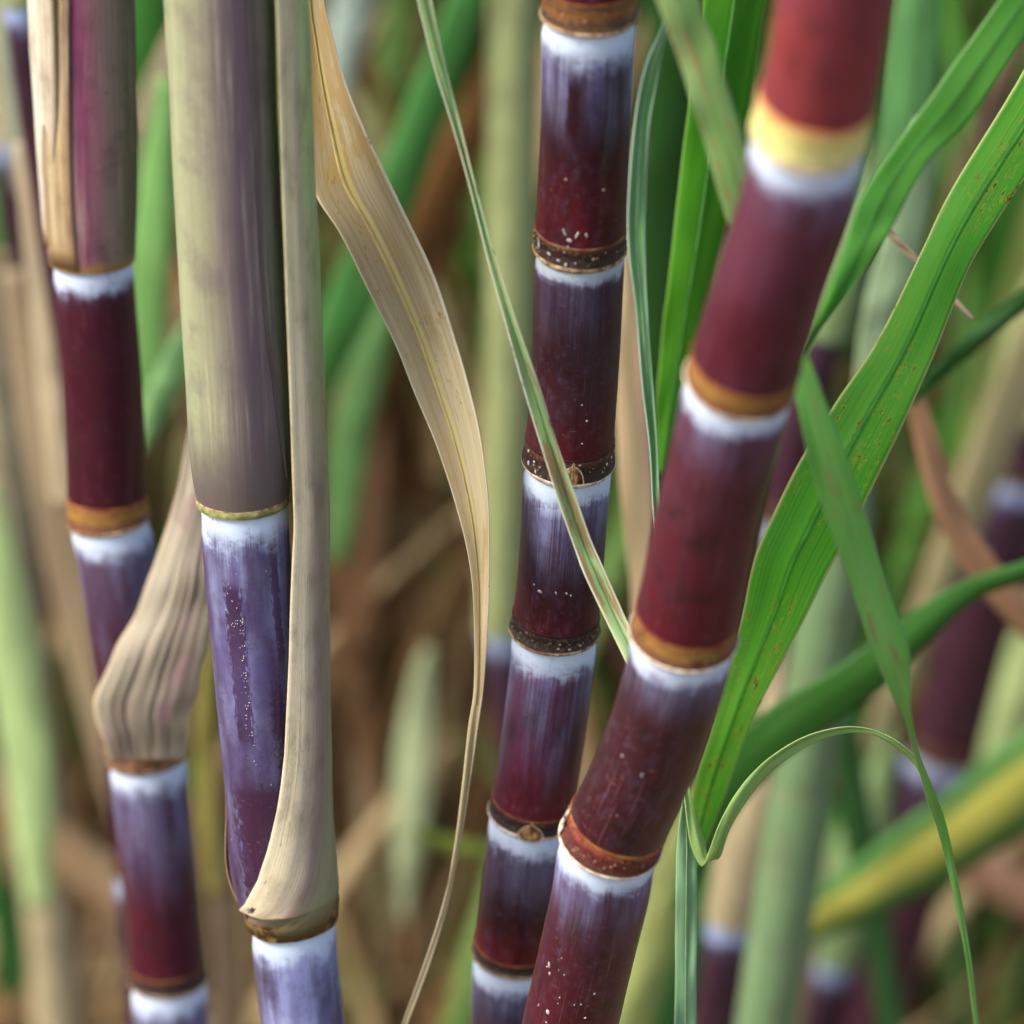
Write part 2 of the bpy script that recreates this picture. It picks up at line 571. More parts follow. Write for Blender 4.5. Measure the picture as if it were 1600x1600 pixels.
def bud(path, s, R, ang, w, h, parent):
    """pointed bud sitting over the leaf scar"""
    tg, fr, rt = path.frame(s)
    a = math.radians(ang)
    out = fr * math.cos(a) + rt * math.sin(a)
    side = rt * math.cos(a) - fr * math.sin(a)
    up = -tg
    c = path.pos(s) + out * (R * 1.0)
    V, F, U = [], [], []
    n, m = 20, 10
    for i in range(m + 1):
        v = i / m                     # 0 base .. 1 tip
        half = w * (math.sin(math.pi * min(1, v * 0.55 + 0.30)) ** 0.9) * (1 - v ** 3.2)
        for j in range(n + 1):
            q = -1 + 2 * j / n
            bulge = (1 - q * q) ** 0.6 * w * 0.34 * (1 - v ** 2 * 0.75) * (1 + 0.10 * math.cos(q * 13))
            V.append(c + side * (half * q) + up * (h * v) + out * (bulge - 0.0006))
            U.append((j / n, v))
    for i in range(m):
        for j in range(n):
            k = i * (n + 1) + j
            F.append((k, k + 1, k + n + 2, k + n + 1))
    b = mesh_obj("bud", V, F, U, M_BUD, parent)
    # raised hood line round the bud
    V, F, U = [], [], []
    pts = []
    for i in range(25):
        v = i / 24
        th = math.pi * (0.97 - 0.94 * v)
        q = math.cos(th) * w * 1.12
        y = math.sin(th) * h * 0.98 + (h * 0.22 if abs(v - 0.5) < 0.04 else 0)
        pts.append(c + side * q + up * (y) + out * (0.0008 + 0.0004 * math.cos(q * 300)))
    for i, p in enumerate(pts):
        for j in range(5):
            an = 2 * math.pi * j / 5
            d = (pts[min(i + 1, 24)] - pts[max(i - 1, 0)]).normalized()
            e = d.cross(out).normalized()
            V.append(p + (out * math.cos(an) + e * math.sin(an)) * 0.00032)
            U.append((0, 0))
    for i in range(24):
        for j in range(5):
            a_, b_ = i * 5 + j, i * 5 + (j + 1) % 5
            F.append((a_, b_, b_ + 5, a_ + 5))
    mesh_obj("bud_hood", V, F, U, M_BUDRIM, b)
    return b


def flakes(path, R, specs, parent):
    """small pale wax flakes stuck to the rind: (py, angle, width m, height m, tilt)"""
    V, F, U = [], [], []
    for s, ang, w, h, tilt in specs:
        tg, fr, rt = path.frame(s)
        a = math.radians(ang)
        out = fr * math.cos(a) + rt * math.sin(a)
        side = rt * math.cos(a) - fr * math.sin(a)
        up = -tg
        d1 = side * math.cos(tilt) + up * math.sin(tilt)
        d2 = up * math.cos(tilt) - side * math.sin(tilt)
        blob(V, F, U, path.pos(s) + out * R, d1 * w, out * 0.0004, d2 * h, 7, 5)
    o = mesh_obj("wax_flakes", V, F, U, M_FLAKE, parent)
    tag(o, kind="stuff")
    return o


def cane(label, pix, Y, R, nodes, lean=0.0, spacing=0.095, up=0.3, detail=True, hb=0.011, group=None,
         band=None, rind=None, internode_params=None, node_params=None, name="sugarcane_stalk", start=None, bulge=None, seedbase=0.0):
    """one stalk: nodes = photo rows of the leaf scars; parts are internodes and the pieces of each joint"""
    path = Path(pix, Y, lean, up)
    ss = [path.at_py(n) for n in nodes]
    traced = len(ss)
    s = ss[0] - spacing
    pre = []
    while s > 0.03:
        pre.append(s)
        s -= spacing * random.uniform(0.92, 1.08)
    pre.reverse()
    post = []
    s = ss[-1] + spacing
    while s < path.len - 0.02:
        post.append(s)
        s += spacing * random.uniform(0.85, 1.05)
    allS = pre + ss + post
    root = empty(name, path.pos(path.len - 0.03))
    root.location.z = 0.0
    tag(root, label, "sugarcane", group)
    ns = 56 if detail else 20
    cane_info = dict(path=path, root=root, ss=ss, R=R, internodes={}, scars={})
    base_rind = rind or rind_mat(seedbase + 0.5)
    base_band = band or band_mat(seedbase + 1.0, BAND_DARK, hb)
    lip = 0.0011
    gr = 0.0012
    prev_end = 0.0
    if start is not None:
        prev_end = path.at_py(start) - 0.02 if start > pix[0][1] else ss[0] - 0.02
    for i, sc in enumerate(allS):
        if sc - hb - 0.004 < prev_end and start is not None and i < len(pre): continue
        k = i - len(pre)                              # index in the traced nodes
        npar = (node_params or {}).get(k, {})
        h = npar.get("hb", hb)
        bmat = npar.get("band", base_band)
        g = npar.get("gr", gr)
        # internode above this joint
        end = sc - h - g
        ip = (internode_params or {}).get(k - 1)
        top = prev_end

        def prof(t, L=end - top, hasnode=(i > 0)):
            d = t * L
            r = 1.0 - 0.045 * math.exp(-((d - 0.006) / 0.008) ** 2) * (1 if hasnode else 0)
            r -= 0.012 * math.sin(math.pi * t)
            r += 0.015 * max(0, (t - 0.85) / 0.15) ** 2
            if bulge and bulge[0] == k - 1:
                r += bulge[1] * math.exp(-((t - bulge[2]) / bulge[3]) ** 2)
            return R * r
        o = tube("internode", path, top, end, prof, ip or base_rind, root, 26 if detail else 8, ns, s_ref=top,
                 wob=0.010 if detail else 0, seed=seedbase + k)
        cane_info["internodes"][k - 1] = o
        tube("growth_ring", path, end - 0.0001, sc - h, lambda t: R * (1.012 + 0.016 * math.sin(math.pi * t)), npar.get("gmat", M_GROWTH), root, 4, ns)
        fl = npar.get("flare", 1.04)
        rb = tube("root_band", path, sc - h, sc - lip, lambda t: R * lerp(1.008, fl, t ** 1.4) + 0.0002 * math.sin(t * 9), bmat, root, 10 if detail else 4, ns,
                  s_ref=sc, sign=-1, wob=0.012 if detail else 0, seed=seedbase + k + 7)
        jag = npar.get("jag", 0.012)
        tube("leaf_scar", path, sc - lip * 1.3, sc + lip * npar.get("lip", 1.0),
             lambda t: R * (lerp(fl, 0.985, t ** 1.5) + npar.get("lipout", 0.035) * math.sin(math.pi * min(1, t * 1.05)) ** 0.7), npar.get("smat", M_SCAR), root,
             7 if detail else 3, ns, wob=jag if detail else 0, seed=seedbase + k * 3 + 2)
        if detail and 0 <= k < traced and npar.get("dots", True):
            V, F, U = [], [], []
            rnd = random.Random(k + seedbase)
            for row, fr_ in enumerate((0.30, 0.58)):
                for q in range(34):
                    a = math.radians(q * 360 / 34 + row * 5 + rnd.uniform(-6, 6))
                    if rnd.random() < 0.3: continue
                    s_ = sc - lip - h * min(0.9, max(0.08, fr_ + rnd.uniform(-0.22, 0.22)))
                    tg, f_, r_ = path.frame(s_)
                    out = f_ * math.cos(a) + r_ * math.sin(a)
                    sd = r_ * math.cos(a) - f_ * math.sin(a)
                    z = rnd.uniform(0.0002, 0.0007)
                    rr = R * lerp(1.008, fl, (1 - fr_) ** 1.4)
                    blob(V, F, U, path.pos(s_) + out * rr, sd * z * 1.3, out * 0.0005, tg * z, 6, 4)
            tag(mesh_obj("root_primordia", V, F, U, M_PRIM, root), kind="stuff")
        prev_end = sc + lip * npar.get("lip", 1.0)
    if path.len - prev_end > 0.005:
        tube("internode", path, prev_end, path.len, lambda t: R * (1 - 0.03 * math.exp(-(t * 6) ** 2)), base_rind, root, 10, ns, s_ref=prev_end)
    return cane_info


# ------------------------------------------------------------------ ribbons (leaf blades)
def ribbon_rows(pairs, Y, n, tilt=0.0, fold=0.0, arch=0.0, wave=0.0, seed=0.0, across=8):
    """rows of world points across a blade traced by its two edges.  Y: number or list along the length"""
    Yl = Y if isinstance(Y, (list, tuple)) else [Y, Y]
    rows = []
    for i in range(n + 1):
        t = i / n
        xl, yl, xr, yr = cr(pairs, t)
        y = cr([(q,) for q in Yl], t)[0]
        if wave:
            w1 = mnoise.noise((t * 14 + seed, 1.7, 0)) * wave
            w2 = mnoise.noise((t * 14 + seed, 9.1, 0)) * wave
            dx, dy = xr - xl, yr - yl
            xl -= dx * w1; yl -= dy * w1; xr += dx * w2; yr += dy * w2
        hw = 0.5 * math.hypot(xr - xl, yr - yl) * y * DEPTH / FPX
        row = []
        for j in range(across + 1):
            q = -1 + 2 * j / across
            yy = y + (tilt * q + fold * abs(q) + arch * (1 - q * q)) * hw / DEPTH
            yy += 0.0016 * mnoise.noise((t * 9 + seed * 2, q * 0.8, 3.3))
            row.append(PY(lerp(xl, xr, (q + 1) / 2), lerp(yl, yr, (q + 1) / 2), yy))
        rows.append(row)
    return rows


def rows_mesh(name, rows, mat, parent=None, thick=0.0004):
    V, F, U = [], [], []
    na = len(rows[0])
    L = 0.0
    for i, row in enumerate(rows):
        if i:
            L += (row[na // 2] - rows[i - 1][na // 2]).length
        for j, p in enumerate(row):
            V.append(p)
            U.append((j / (na - 1), L))
    for i in range(len(rows) - 1):
        for j in range(na - 1):
            a = i * na + j
            F.append((a, a + 1, a + na + 1, a + na))
    o = mesh_obj(name, V, F, U, mat, parent)
    thicken(o, thick)
    return o


def pairs_from_center(c):
    out = []
    for i, (x, y, w) in enumerate(c):
        a, b = c[max(i - 1, 0)], c[min(i + 1, len(c) - 1)]
        dx, dy = b[0] - a[0], b[1] - a[1]
        l = math.hypot(dx, dy) or 1
        nx, ny = dy / l, -dx / l
        if nx > 0: nx, ny = -nx, -ny
        if i and (nx * (out[-1][0] - out[-1][2]) + ny * (out[-1][1] - out[-1][3])) < 0: nx, ny = -nx, -ny
        out.append((x + nx * w / 2, y + ny * w / 2, x - nx * w / 2, y - ny * w / 2))
    return out


def midrib_part(rows, mat, parent, frac=0.05, height=0.0006, t0=0.0, t1=1.0, name="midrib", at=0.5):
    """raised rib along the blade, on the camera's side"""
    n = len(rows) - 1
    i0, i1 = int(n * t0), int(n * t1)
    V, F, U = [], [], []
    L = 0
    for i in range(i0, i1 + 1):
        row = rows[i]
        m = len(row) - 1
        c = row[int(round(m * at))]
        side = (row[-1] - row[0])
        hw = side.length * frac * 0.5 * (1 - 0.5 * (i - i0) / max(1, i1 - i0))
        side.normalize()
        tg = (rows[min(i + 1, n)][m // 2] - rows[max(i - 1, 0)][m // 2]).normalized()
        out = side.cross(tg).normalized()
        if out.y > 0: out = -out
        for j, (q, h) in enumerate(((-1, 0.1), (-0.5, 0.8), (0, 1.0), (0.5, 0.8), (1, 0.1))):
            V.append(c + side * (hw * q) + out * (0.00025 + height * h))
            U.append((j / 4, L))
        L += 0.01
    for i in range(i1 - i0):
        for j in range(4):
            a = i * 5 + j
            F.append((a, a + 1, a + 6, a + 5))
    return mesh_obj(name, V, F, U, mat, parent)


def leaf(name, label, cat, pairs, Y, mat, ribmat=None, n=70, tilt=0.0, fold=0.0, arch=0.0, wave=0.03, seed=0.0,
         across=10, thick=0.0004, ribfrac=0.06, group=None, rib_t=(0.0, 1.0), ribh=0.0006):
    rows = ribbon_rows(pairs, Y, n, tilt, fold, arch, wave, seed, across)
    if ribmat is None:
        o = rows_mesh(name, rows, mat, None, thick)
        # origin at the base of the leaf
        b = rows[0][across // 2]
        o.data.transform(__import__("mathutils").Matrix.Translation(-b))
        o.location = b
        return tag(o, label, cat, group)
    root = empty(name, rows[0][across // 2])
    tag(root, label, cat, group)
    rows_mesh("blade", rows, mat, root, thick)
    midrib_part(rows, ribmat, root, ribfrac, ribh, *rib_t)
    return root


# ------------------------------------------------------------------ the ground
def ground():
    t = NT("soil")
    g = t.n.new("ShaderNodeNewGeometry")
    sep = t.n.new("ShaderNodeSeparateXYZ")
    t.link(g.outputs["Position"], sep.inputs[0])
    a = t.noise(sep.outputs[0], sep.outputs[1], 3, 3, 1.0, 6, 0.65)
    b = t.noise(sep.outputs[0], sep.outputs[1], 45, 45, 5.0, 4, 0.7)
    c = t.mix(t.smooth(a, 0.35, 0.65), S(92, 70, 50), S(60, 46, 36))
    c = t.mix(t.math('MULTIPLY', t.smooth(b, 0.5, 0.7), 0.5), c, S(140, 116, 82))
    t.put(t.b.inputs["Base Color"], c)
    t.b.inputs["Roughness"].default_value = 0.9
    t.bump(b, 0.6, 0.02)
    V, F, U = [], [], []
    n = 60
    for i in range(n + 1):
        for j in range(n + 1):
            x, y = (j / n - 0.5), (i / n - 0.3)
            X, Yw = x * 80 * (0.15 + 0.85 * abs(x * 2)), y * 120 * (0.12 + 0.88 * abs(y))
            z = 0.03 * mnoise.noise((X * 1.1, Yw * 1.1, 0)) - 0.02
            V.append((X, Yw, z)); U.append((X, Yw))
    for i in range(n):
        for j in range(n):
            k = i * (n + 1) + j
            F.append((k, k + 1, k + n + 2, k + n + 1))
    o = mesh_obj("ground", V, F, U, t.m)
    tag(o, kind="structure")
    o["label"] = "brown field soil between the sugarcane stalks"


ground()

# ------------------------------------------------------------------ the four stalks in front
# C: the sharp stalk in the middle
C = cane("upright dark maroon sugarcane stalk in sharp focus, with a bud beside the thin crossing leaf",
         [(922, -60), (921, 22), (919, 60), (915, 200), (906, 388), (900, 550), (888, 722), (875, 900), (866, 985), (863, 1040),
          (842, 1200), (831, 1272), (815, 1400), (804, 1490), (797, 1600), (792, 1700)],
         1.27, 0.0178, [22, 388, 722, 985, 1272, 1490], lean=0.06, seedbase=3.0, hb=0.010,
         internode_params={
             0: rind_mat(3.1, band=0.013, bloom=0.056, bs=1.2, stk=0.85, rub=0.3, specks=1.0, scuffs=[(-0.0055, 0.0028, 0.016, 0.05)]),
             1: rind_mat(4.7, band=0.006, bloom=0.045, bs=0.28, purple=S(60, 36, 44), wax=S(180, 192, 200), specks=0.5, rub=0.3),
             2: rind_mat(5.2, band=0.011, bloom=0.055, bs=0.95, specks=0.5),
             3: rind_mat(6.9, band=0.012, bloom=0.075, bs=0.85, purple=S(92, 28, 54), red=S(98, 24, 34), specks=0.2),
             4: rind_mat(8.3, band=0.010, bloom=0.045, bs=0.6, red=S(128, 32, 30), specks=0.6),
             5: rind_mat(9.6, band=0.010, bloom=0.05, bs=0.8)},
         node_params={
             0: dict(band=band_mat(1.3, [(0, S(150, 110, 70)), (0.3, S(70, 44, 30)), (0.6, S(150, 96, 40)), (1, S(90, 60, 30))], 0.012), hb=0.012, flare=1.05, lipout=0.045),
             1: dict(hb=0.009, flare=1.03, lip=1.3, gmat=plain_mat("growth_ring_olive", S(140, 116, 66), S(112, 50, 40), 120, 0.45, bump=0.1)),
             2: dict(hb=0.011, flare=1.06, smat=M_SCARW, lip=1.4, lipout=0.03, gmat=plain_mat("growth_ring_dark", S(70, 32, 32), S(52, 22, 26), 120, 0.45, bump=0.1)),
             3: dict(hb=0.008, flare=1.06, gmat=plain_mat("growth_ring_black", S(60, 30, 26), S(40, 18, 18), 120, 0.45, bump=0.1)),
             4: dict(hb=0.008, flare=1.05, smat=M_SCARW, dots=False),
             5: dict(hb=0.006, flare=1.05, dots=False)})
bud(C["path"], C["ss"][2] - 0.0015, C["R"] * 1.04, 4, 0.0042, 0.0088, C["root"])
bud(C["path"], C["ss"][4] + 0.0005, C["R"] * 1.03, -2, 0.0052, 0.0085, C["root"])
sC = C["path"].at_py
flakes(C["path"], C["R"] * 0.995, [
    (sC(328), -22, 0.0004, 0.0016, 0.5), (sC(338), -15, 0.0013, 0.0009, -0.3), (sC(331), -6, 0.0005, 0.0017, -0.4), (sC(326), -24, 0.0005, 0.0005, 0),
    (sC(331), 6, 0.0005, 0.0012, 0.3), (sC(347), -17, 0.0006, 0.0006, 0), (sC(245), -24, 0.0005, 0.0005, 0), (sC(262), 25, 0.0005, 0.0004, 0),
    (sC(892), -28, 0.0012, 0.0007, -0.4), (sC(889), 8, 0.0005, 0.0005, 0), (sC(890), 14, 0.0004, 0.0005, 0), (sC(887), -6, 0.0004, 0.0007, 0.4),
    (sC(885), -38, 0.0004, 0.0004, 0), (sC(622), 18, 0.0005, 0.0006, 0), (sC(596), 10, 0.0003, 0.0003, 0), (sC(655), 14, 0.0004, 0.0004, 0)], C["root"])
flakes(C["path"], C["R"] * 1.04, [(sC(368), -42, 0.0012, 0.0004, -0.3), (sC(372), -28, 0.0008, 0.0005, -0.2), (sC(376), -18, 0.0006, 0.001, 0),
                                  (sC(374), -6, 0.0004, 0.0005, 0), (sC(362), -62, 0.0005, 0.0024, 0.2),
                                  (sC(705), -62, 0.0008, 0.0012, 0.2), (sC(698), -50, 0.0006, 0.0007, 0.3), (sC(712), -46, 0.0006, 0.0012, 0.2),
                                  (sC(688), -64, 0.0006, 0.0008, 0), (sC(700), 55, 0.0006, 0.0008, 0), (sC(706), 47, 0.0004, 0.0006, 0), (sC(694), 66, 0.0005, 0.0008, 0)], C["root"])

# D: the leaning stalk in front
redtop = rind_mat(21.0, hz=0.02, dark=S(136, 58, 70), red=S(150, 58, 56), purple=S(130, 62, 76), band=0.012, bloom=0.03, bs=0.3, specks=0, length=0.09)
D = cane("leaning reddish maroon sugarcane stalk nearest the camera, with ochre joints",
         [(1318, -60), (1305, 0), (1288, 100), (1264, 212), (1247, 300), (1200, 450), (1156, 598), (1137, 680), (1107, 800), (1087, 900), (1068, 992),
          (1052, 1070), (1005, 1200), (953, 1315), (937, 1400), (914, 1500), (891, 1600), (872, 1700)],
         1.135, 0.0194, [212, 598, 992, 1315], lean=0.13, seedbase=31.0, hb=0.0125, spacing=0.135,
         band=band_mat(31.5, BAND_OCHRE, 0.0125, 0.4),
         internode_params={
             -1: redtop,
             0: rind_mat(31.2, hz=0.02, dark=S(90, 32, 48), red=S(84, 22, 34), purple=S(102, 50, 66), band=0.0105, bloom=0.035, bs=0.5, specks=0, rough=0.4),
             1: rind_mat(32.9, hz=0.02, soot=0.8, dark=S(82, 28, 40), red=S(92, 19, 29), purple=S(88, 40, 52), band=0.0085, bloom=0.035, bs=0.55, specks=0.15, rough=0.38),
             2: rind_mat(33.4, soot=0.9, dark=S(62, 26, 30), red=S(62, 21, 25), purple=S(66, 33, 39), band=0.009, bloom=0.034, bs=0.7, specks=0.4),
             3: rind_mat(34.8, soot=0.8, dark=S(74, 23, 34), red=S(82, 20, 28), purple=S(70, 30, 42), band=0.010, bloom=0.045, bs=1.0, specks=1.0)},
         node_params={
             0: dict(hb=0.0175, band=band_mat(41, BAND_YELLOW, 0.0175, 0.08), dots=False, gmat=plain_mat("growth_ring_orange", S(232, 170, 90), S(226, 120, 80), 60, 0.4, bump=0.1), flare=1.03, smat=M_SCARW, jag=0.03),
             1: dict(hb=0.0105, band=band_mat(42, BAND_OCHRE, 0.0105, 0.6), dots=False, gmat=M_GROWTHY, flare=1.03, smat=M_SCARW, jag=0.03),
             2: dict(hb=0.011, band=band_mat(43, BAND_OCHRE, 0.011, 0.8), gmat=M_GROWTHY, flare=1.05, smat=M_SCARW, lipout=0.045, jag=0.03),
             3: dict(hb=0.011, band=band_mat(44, BAND_RED, 0.011, 0.9), gmat=M_GROWTHY, gr=0.0018, flare=1.05, smat=M_SCARW, lipout=0.04)})
sD = D["path"].at_py
rnd = random.Random(5)
flakes(D["path"], D["R"] * 0.99, [(sD(1470 + rnd.uniform(0, 130)), rnd.uniform(-55, 35), rnd.uniform(0.0002, 0.0004), rnd.uniform(0.0002, 0.0006), rnd.uniform(-1, 1)) for _ in range(18)]
       + [(sD(1480), -52, 0.0006, 0.0016, 0.3), (sD(1490), -48, 0.0006, 0.0009, 0.2), (sD(1545), -38, 0.0010, 0.0013, 0.2), (sD(1150), -40, 0.0005, 0.0005, 0),
          (sD(1160), -10, 0.0004, 0.001, 0.2)], D["root"])
# curled remnant of the old leaf base at the joint
V, F, U = [], [], []
for i in range(12):
    s_ = D["ss"][3] - 0.0015 - i * 0.0008
    tg, fr, rt = D["path"].frame(s_)
    blob(V, F, U, D["path"].pos(s_) - rt * (D["R"] * 1.06 + 0.0003 * math.sin(i)) + fr * 0.003 + tg * (-0.0025 if i > 8 else 0), rt * 0.0005, fr * 0.0016, tg * 0.0006, 6, 4)
mesh_obj("leaf_base_remnant", V, F, U, M_SCARW, D["root"])

# A: the left stalk
A = cane("left sugarcane stalk half hidden by dry sheaths, with a smooth dark maroon joint",
         [(131, -60), (133, 0), (138, 200), (144, 402), (160, 600), (170, 812), (181, 860), (205, 1020), (229, 1180), (233, 1220), (252, 1400), (263, 1530), (267, 1600), (271, 1700)],
         1.39, 0.0177, [402, 812, 1180, 1530], seedbase=51.0, hb=0.010, spacing=0.1,
         band=band_mat(51.5, BAND_OCHRE, 0.011, 0.2),
         internode_params={
             0: rind_mat(51.2, hz=0.02, dark=S(66, 16, 28), red=S(66, 15, 28), purple=S(70, 20, 36), band=0.010, bloom=0.02, bs=0.3, specks=0),
             1: rind_mat(52.2, hz=0.02, dark=S(66, 26, 40), red=S(66, 20, 34), purple=S(76, 42, 64), band=0.011, bloom=0.07, bs=0.75, specks=0),
             2: rind_mat(53.2, hz=0.02, dark=S(66, 18, 34), red=S(78, 20, 34), purple=S(66, 32, 54), band=0.011, bloom=0.07, bs=0.85, specks=0),
             3: rind_mat(54.2, hz=0.02, band=0.012, bloom=0.09, bs=0.9, specks=0)},
         node_params={0: dict(hb=0.008, dots=False), 1: dict(hb=0.0115, dots=False, gmat=M_GROWTHY, flare=1.05),
                      2: dict(hb=0.006, dots=False, smat=M_SCAR), 3: dict(hb=0.008, dots=False, band=band_mat(55, BAND_DARK, 0.008, 0.3))})

# B: the sheathed stalk
B = cane("lavender waxed sugarcane stalk wrapped in a long olive sheath with a dry hanging leaf",
         [(336, -60), (341, 0), (350, 200), (362, 440), (371, 600), (380, 775), (388, 900), (398, 1010), (416, 1200), (436, 1340), (456, 1432), (462, 1500), (473, 1600), (482, 1700)],
         1.25, 0.0178, [775, 1432], seedbase=71.0, hb=0.010, spacing=0.15, bulge=(0, 0.19, 0.94, 0.15),
         internode_params={
             0: rind_mat(71.2, dark=S(66, 36, 62), red=S(60, 26, 46), purple=S(76, 56, 92), band=0.016, bloom=0.30, bs=1.0, stk=0.22, lav=S(108, 104, 152), specks=1.0, rub=0.8, length=0.17, scuffs=[(-0.0056, 0.0042, 0.026, 0.11), (0.0128, 0.0022, 0.004, 0.075), (-0.004, 0.013, 0.118, 0.20)]),
             1: rind_mat(72.6, band=0.013, bloom=0.25, bs=1.2, stk=0.2, lav=S(136, 138, 184), specks=0.2, rub=0.35)},
         node_params={0: dict(hb=0.008, dots=False), 1: dict(hb=0.010, dots=False, flare=1.02)})

# ------------------------------------------------------------------ sheaths
PB, RB = B["path"], B["R"]
rb = random.Random(9)
flakes(PB, RB * 0.985, [(PB.at_py(rb.uniform(935, 1160)), -11 + rb.gauss(0, 3.2), rb.uniform(0.0001, 0.0004), rb.uniform(0.0001, 0.0004), rb.uniform(-1, 1)) for _ in range(60)]
       + [(PB.at_py(rb.uniform(850, 960)), -20 + rb.gauss(0, 6), 0.0002, 0.0004, rb.uniform(-1, 1)) for _ in range(12)], B["root"])
olive = sheath_mat(2.0, [(0.0, S(140, 136, 100)), (0.20, S(158, 166, 126)), (0.34, S(166, 170, 126)), (0.43, S(154, 150, 116)), (0.49, S(130, 116, 104)), (0.55, S(104, 86, 92)),
                         (0.62, S(124, 108, 104)), (0.66, S(136, 134, 116)), (0.74, S(120, 108, 96)), (1.0, S(140, 140, 104))], S(106, 88, 92), 0.42, low=S(104, 92, 86), lowlen=0.05, width=0.13)
top_s = 0.0
tube("sheath", PB, top_s, B["ss"][0] + 0.0015, lambda t, u: RB * lerp(1.20, 1.155, t) * (1 - 0.10 * max(0, (t - 0.95) / 0.05) ** 2) * (1 + 0.018 * math.sin(u * 31 + t * 3) * (1 - t)),
     olive, B["root"], 60, 72, s_ref=B["ss"][0], sign=-1, unit=True, wob=0.012, seed=3)
# green collar where the sheath grips the joint
tube("sheath_collar", PB, B["ss"][0] - 0.0005, B["ss"][0] + 0.0024, lambda t: RB * (1.06 + 0.02 * math.sin(math.pi * t)),
     plain_mat("sheath_collar", S(170, 168, 96), S(116, 112, 62), 220, 0.6), B["root"], 5, 60, wob=0.01)
# overlapping edge line of the sheath (margin folded over)
tube("sheath_margin", PB, top_s, B["ss"][0] - 0.012, lambda t, u: RB * lerp(1.235, 1.185, t) + 0.0004 * math.sin(u * 3.1),
     sheath_mat(7.0, [(0, S(96, 84, 78)), (0.4, S(120, 112, 96)), (0.8, S(116, 122, 92)), (1, S(128, 134, 92))], S(74, 58, 66), 0.5, width=0.03),
     B["root"], 50, 12, a0=lambda t: lerp(24, 40, t) + 20 * max(0, (t - 0.8) / 0.2) ** 2, a1=lambda t: lerp(84, 62, t), s_ref=B["ss"][0], sign=-1, unit=True, wob=0.01, seed=8)

# the older sheath: grips the lower joint, opens, and runs up along the right of the stalk
tanmat = sheath_mat(12.0, [(0.0, S(240, 224, 182)), (0.10, S(230, 214, 174)), (0.20, S(212, 194, 162)), (0.28, S(160, 138, 122)), (0.42, S(160, 158, 116)), (0.7, S(158, 152, 112)), (1.0, S(150, 140, 110))],
                    S(112, 92, 76), 0.45, low=S(104, 84, 44), lowlen=0.020, width=0.1, spots=0.25, topy=0.16,
                    top=[(0.0, S(210, 202, 156)), (0.16, S(200, 190, 152)), (0.26, S(186, 204, 130)), (0.5, S(176, 200, 124)), (1.0, S(140, 160, 100))])
sb1 = B["ss"][1] + 0.001
s_top = 0.04


def sheath_row(t):
    return row_of(PB.pos(lerp(s_top, sb1, t)))


def open_a0(t):
    # angle of the free edge from the joint (t=1) upwards
    py = sheath_row(t)
    k = [(-2400, 20), (0, 16), (400, 14), (800, 12), (1000, 8), (1150, 4), (1230, -3), (1290, -12), (1340, -26), (1375, -46), (1395, -66), (1410, -110), (1422, -179)]
    for (p0, v0), (p1, v1) in zip(k, k[1:]):
        if py <= p1:
            return lerp(v0, v1, (py - p0) / (p1 - p0))
    return -179




def old_off(t):
    py = sheath_row(t)
    k = [(-2400, 0.020), (0, 0.0185), (400, 0.0180), (800, 0.0172), (1000, 0.0125), (1200, 0.0070), (1300, 0.0026), (1380, 0.0005), (1432, 0.0)]
    for (p0, v0), (p1, v1) in zip(k, k[1:]):
        if py <= p1:
            v = lerp(v0, v1, (py - p0) / (p1 - p0))
            return (v, -0.10 * v)
    return (0, 0)


def old_r(t, u):
    py = sheath_row(t)
    k = [(-2400, 0.0150), (0, 0.0155), (400, 0.0165), (800, 0.0170), (1000, 0.0182), (1200, 0.0200), (1300, 0.0216), (1350, 0.0222), (1390, 0.0214), (1420, 0.0200), (1432, 0.0189)]
    r = 0.0188
    for (p0, v0), (p1, v1) in zip(k, k[1:]):
        if py <= p1:
            r = lerp(v0, v1, (py - p0) / (p1 - p0))
            break
    return r * (1 + 0.010 * math.sin(u * 40 + 2 * t))


old = tube("open_sheath", PB, s_top, sb1, old_r, tanmat, B["root"], 110, 48, a0=open_a0, a1=lambda t: lerp(150, 179, t ** 3),
           s_ref=sb1, sign=-1, unit=True, off=old_off, wob=0.016, seed=5)
thicken(old, 0.0009)
old["label"] = "dry tan sheath splitting open along the right of the stalk"
# bulged shell left of the opening: the other lip of the same sheath
lip_mat = sheath_mat(13.0, [(0, S(150, 112, 84)), (0.5, S(176, 132, 100)), (1, S(150, 104, 72))], S(80, 50, 40), 0.5, low=S(112, 78, 36), lowlen=0.02, width=0.05)
l2 = tube("sheath_lip", PB, PB.at_py(1210), sb1 - 0.0005, lambda t: RB * (1.02 + 0.215 * math.exp(-((t - 0.60) / 0.30) ** 2) - 0.02 * t ** 8), lip_mat, B["root"], 30, 24,
          a0=-178, a1=lambda t: lerp(-100, -50, t ** 3), s_ref=sb1, sign=-1, unit=True, off=lambda t: (-0.0003 * math.sin(math.pi * t), 0), wob=0.012)
thicken(l2, 0.0006)
# scabby rim of the joint
tube("sheath_base_rim", PB, sb1 - 0.0075, sb1 + 0.0010, lambda t: lerp(0.0204, 0.0191, t ** 1.2),
     plain_mat("sheath_base_rim", S(150, 118, 52), S(66, 44, 28), 260, 0.7, bump=0.7), B["root"], 14, 72, wob=0.035, seed=4)

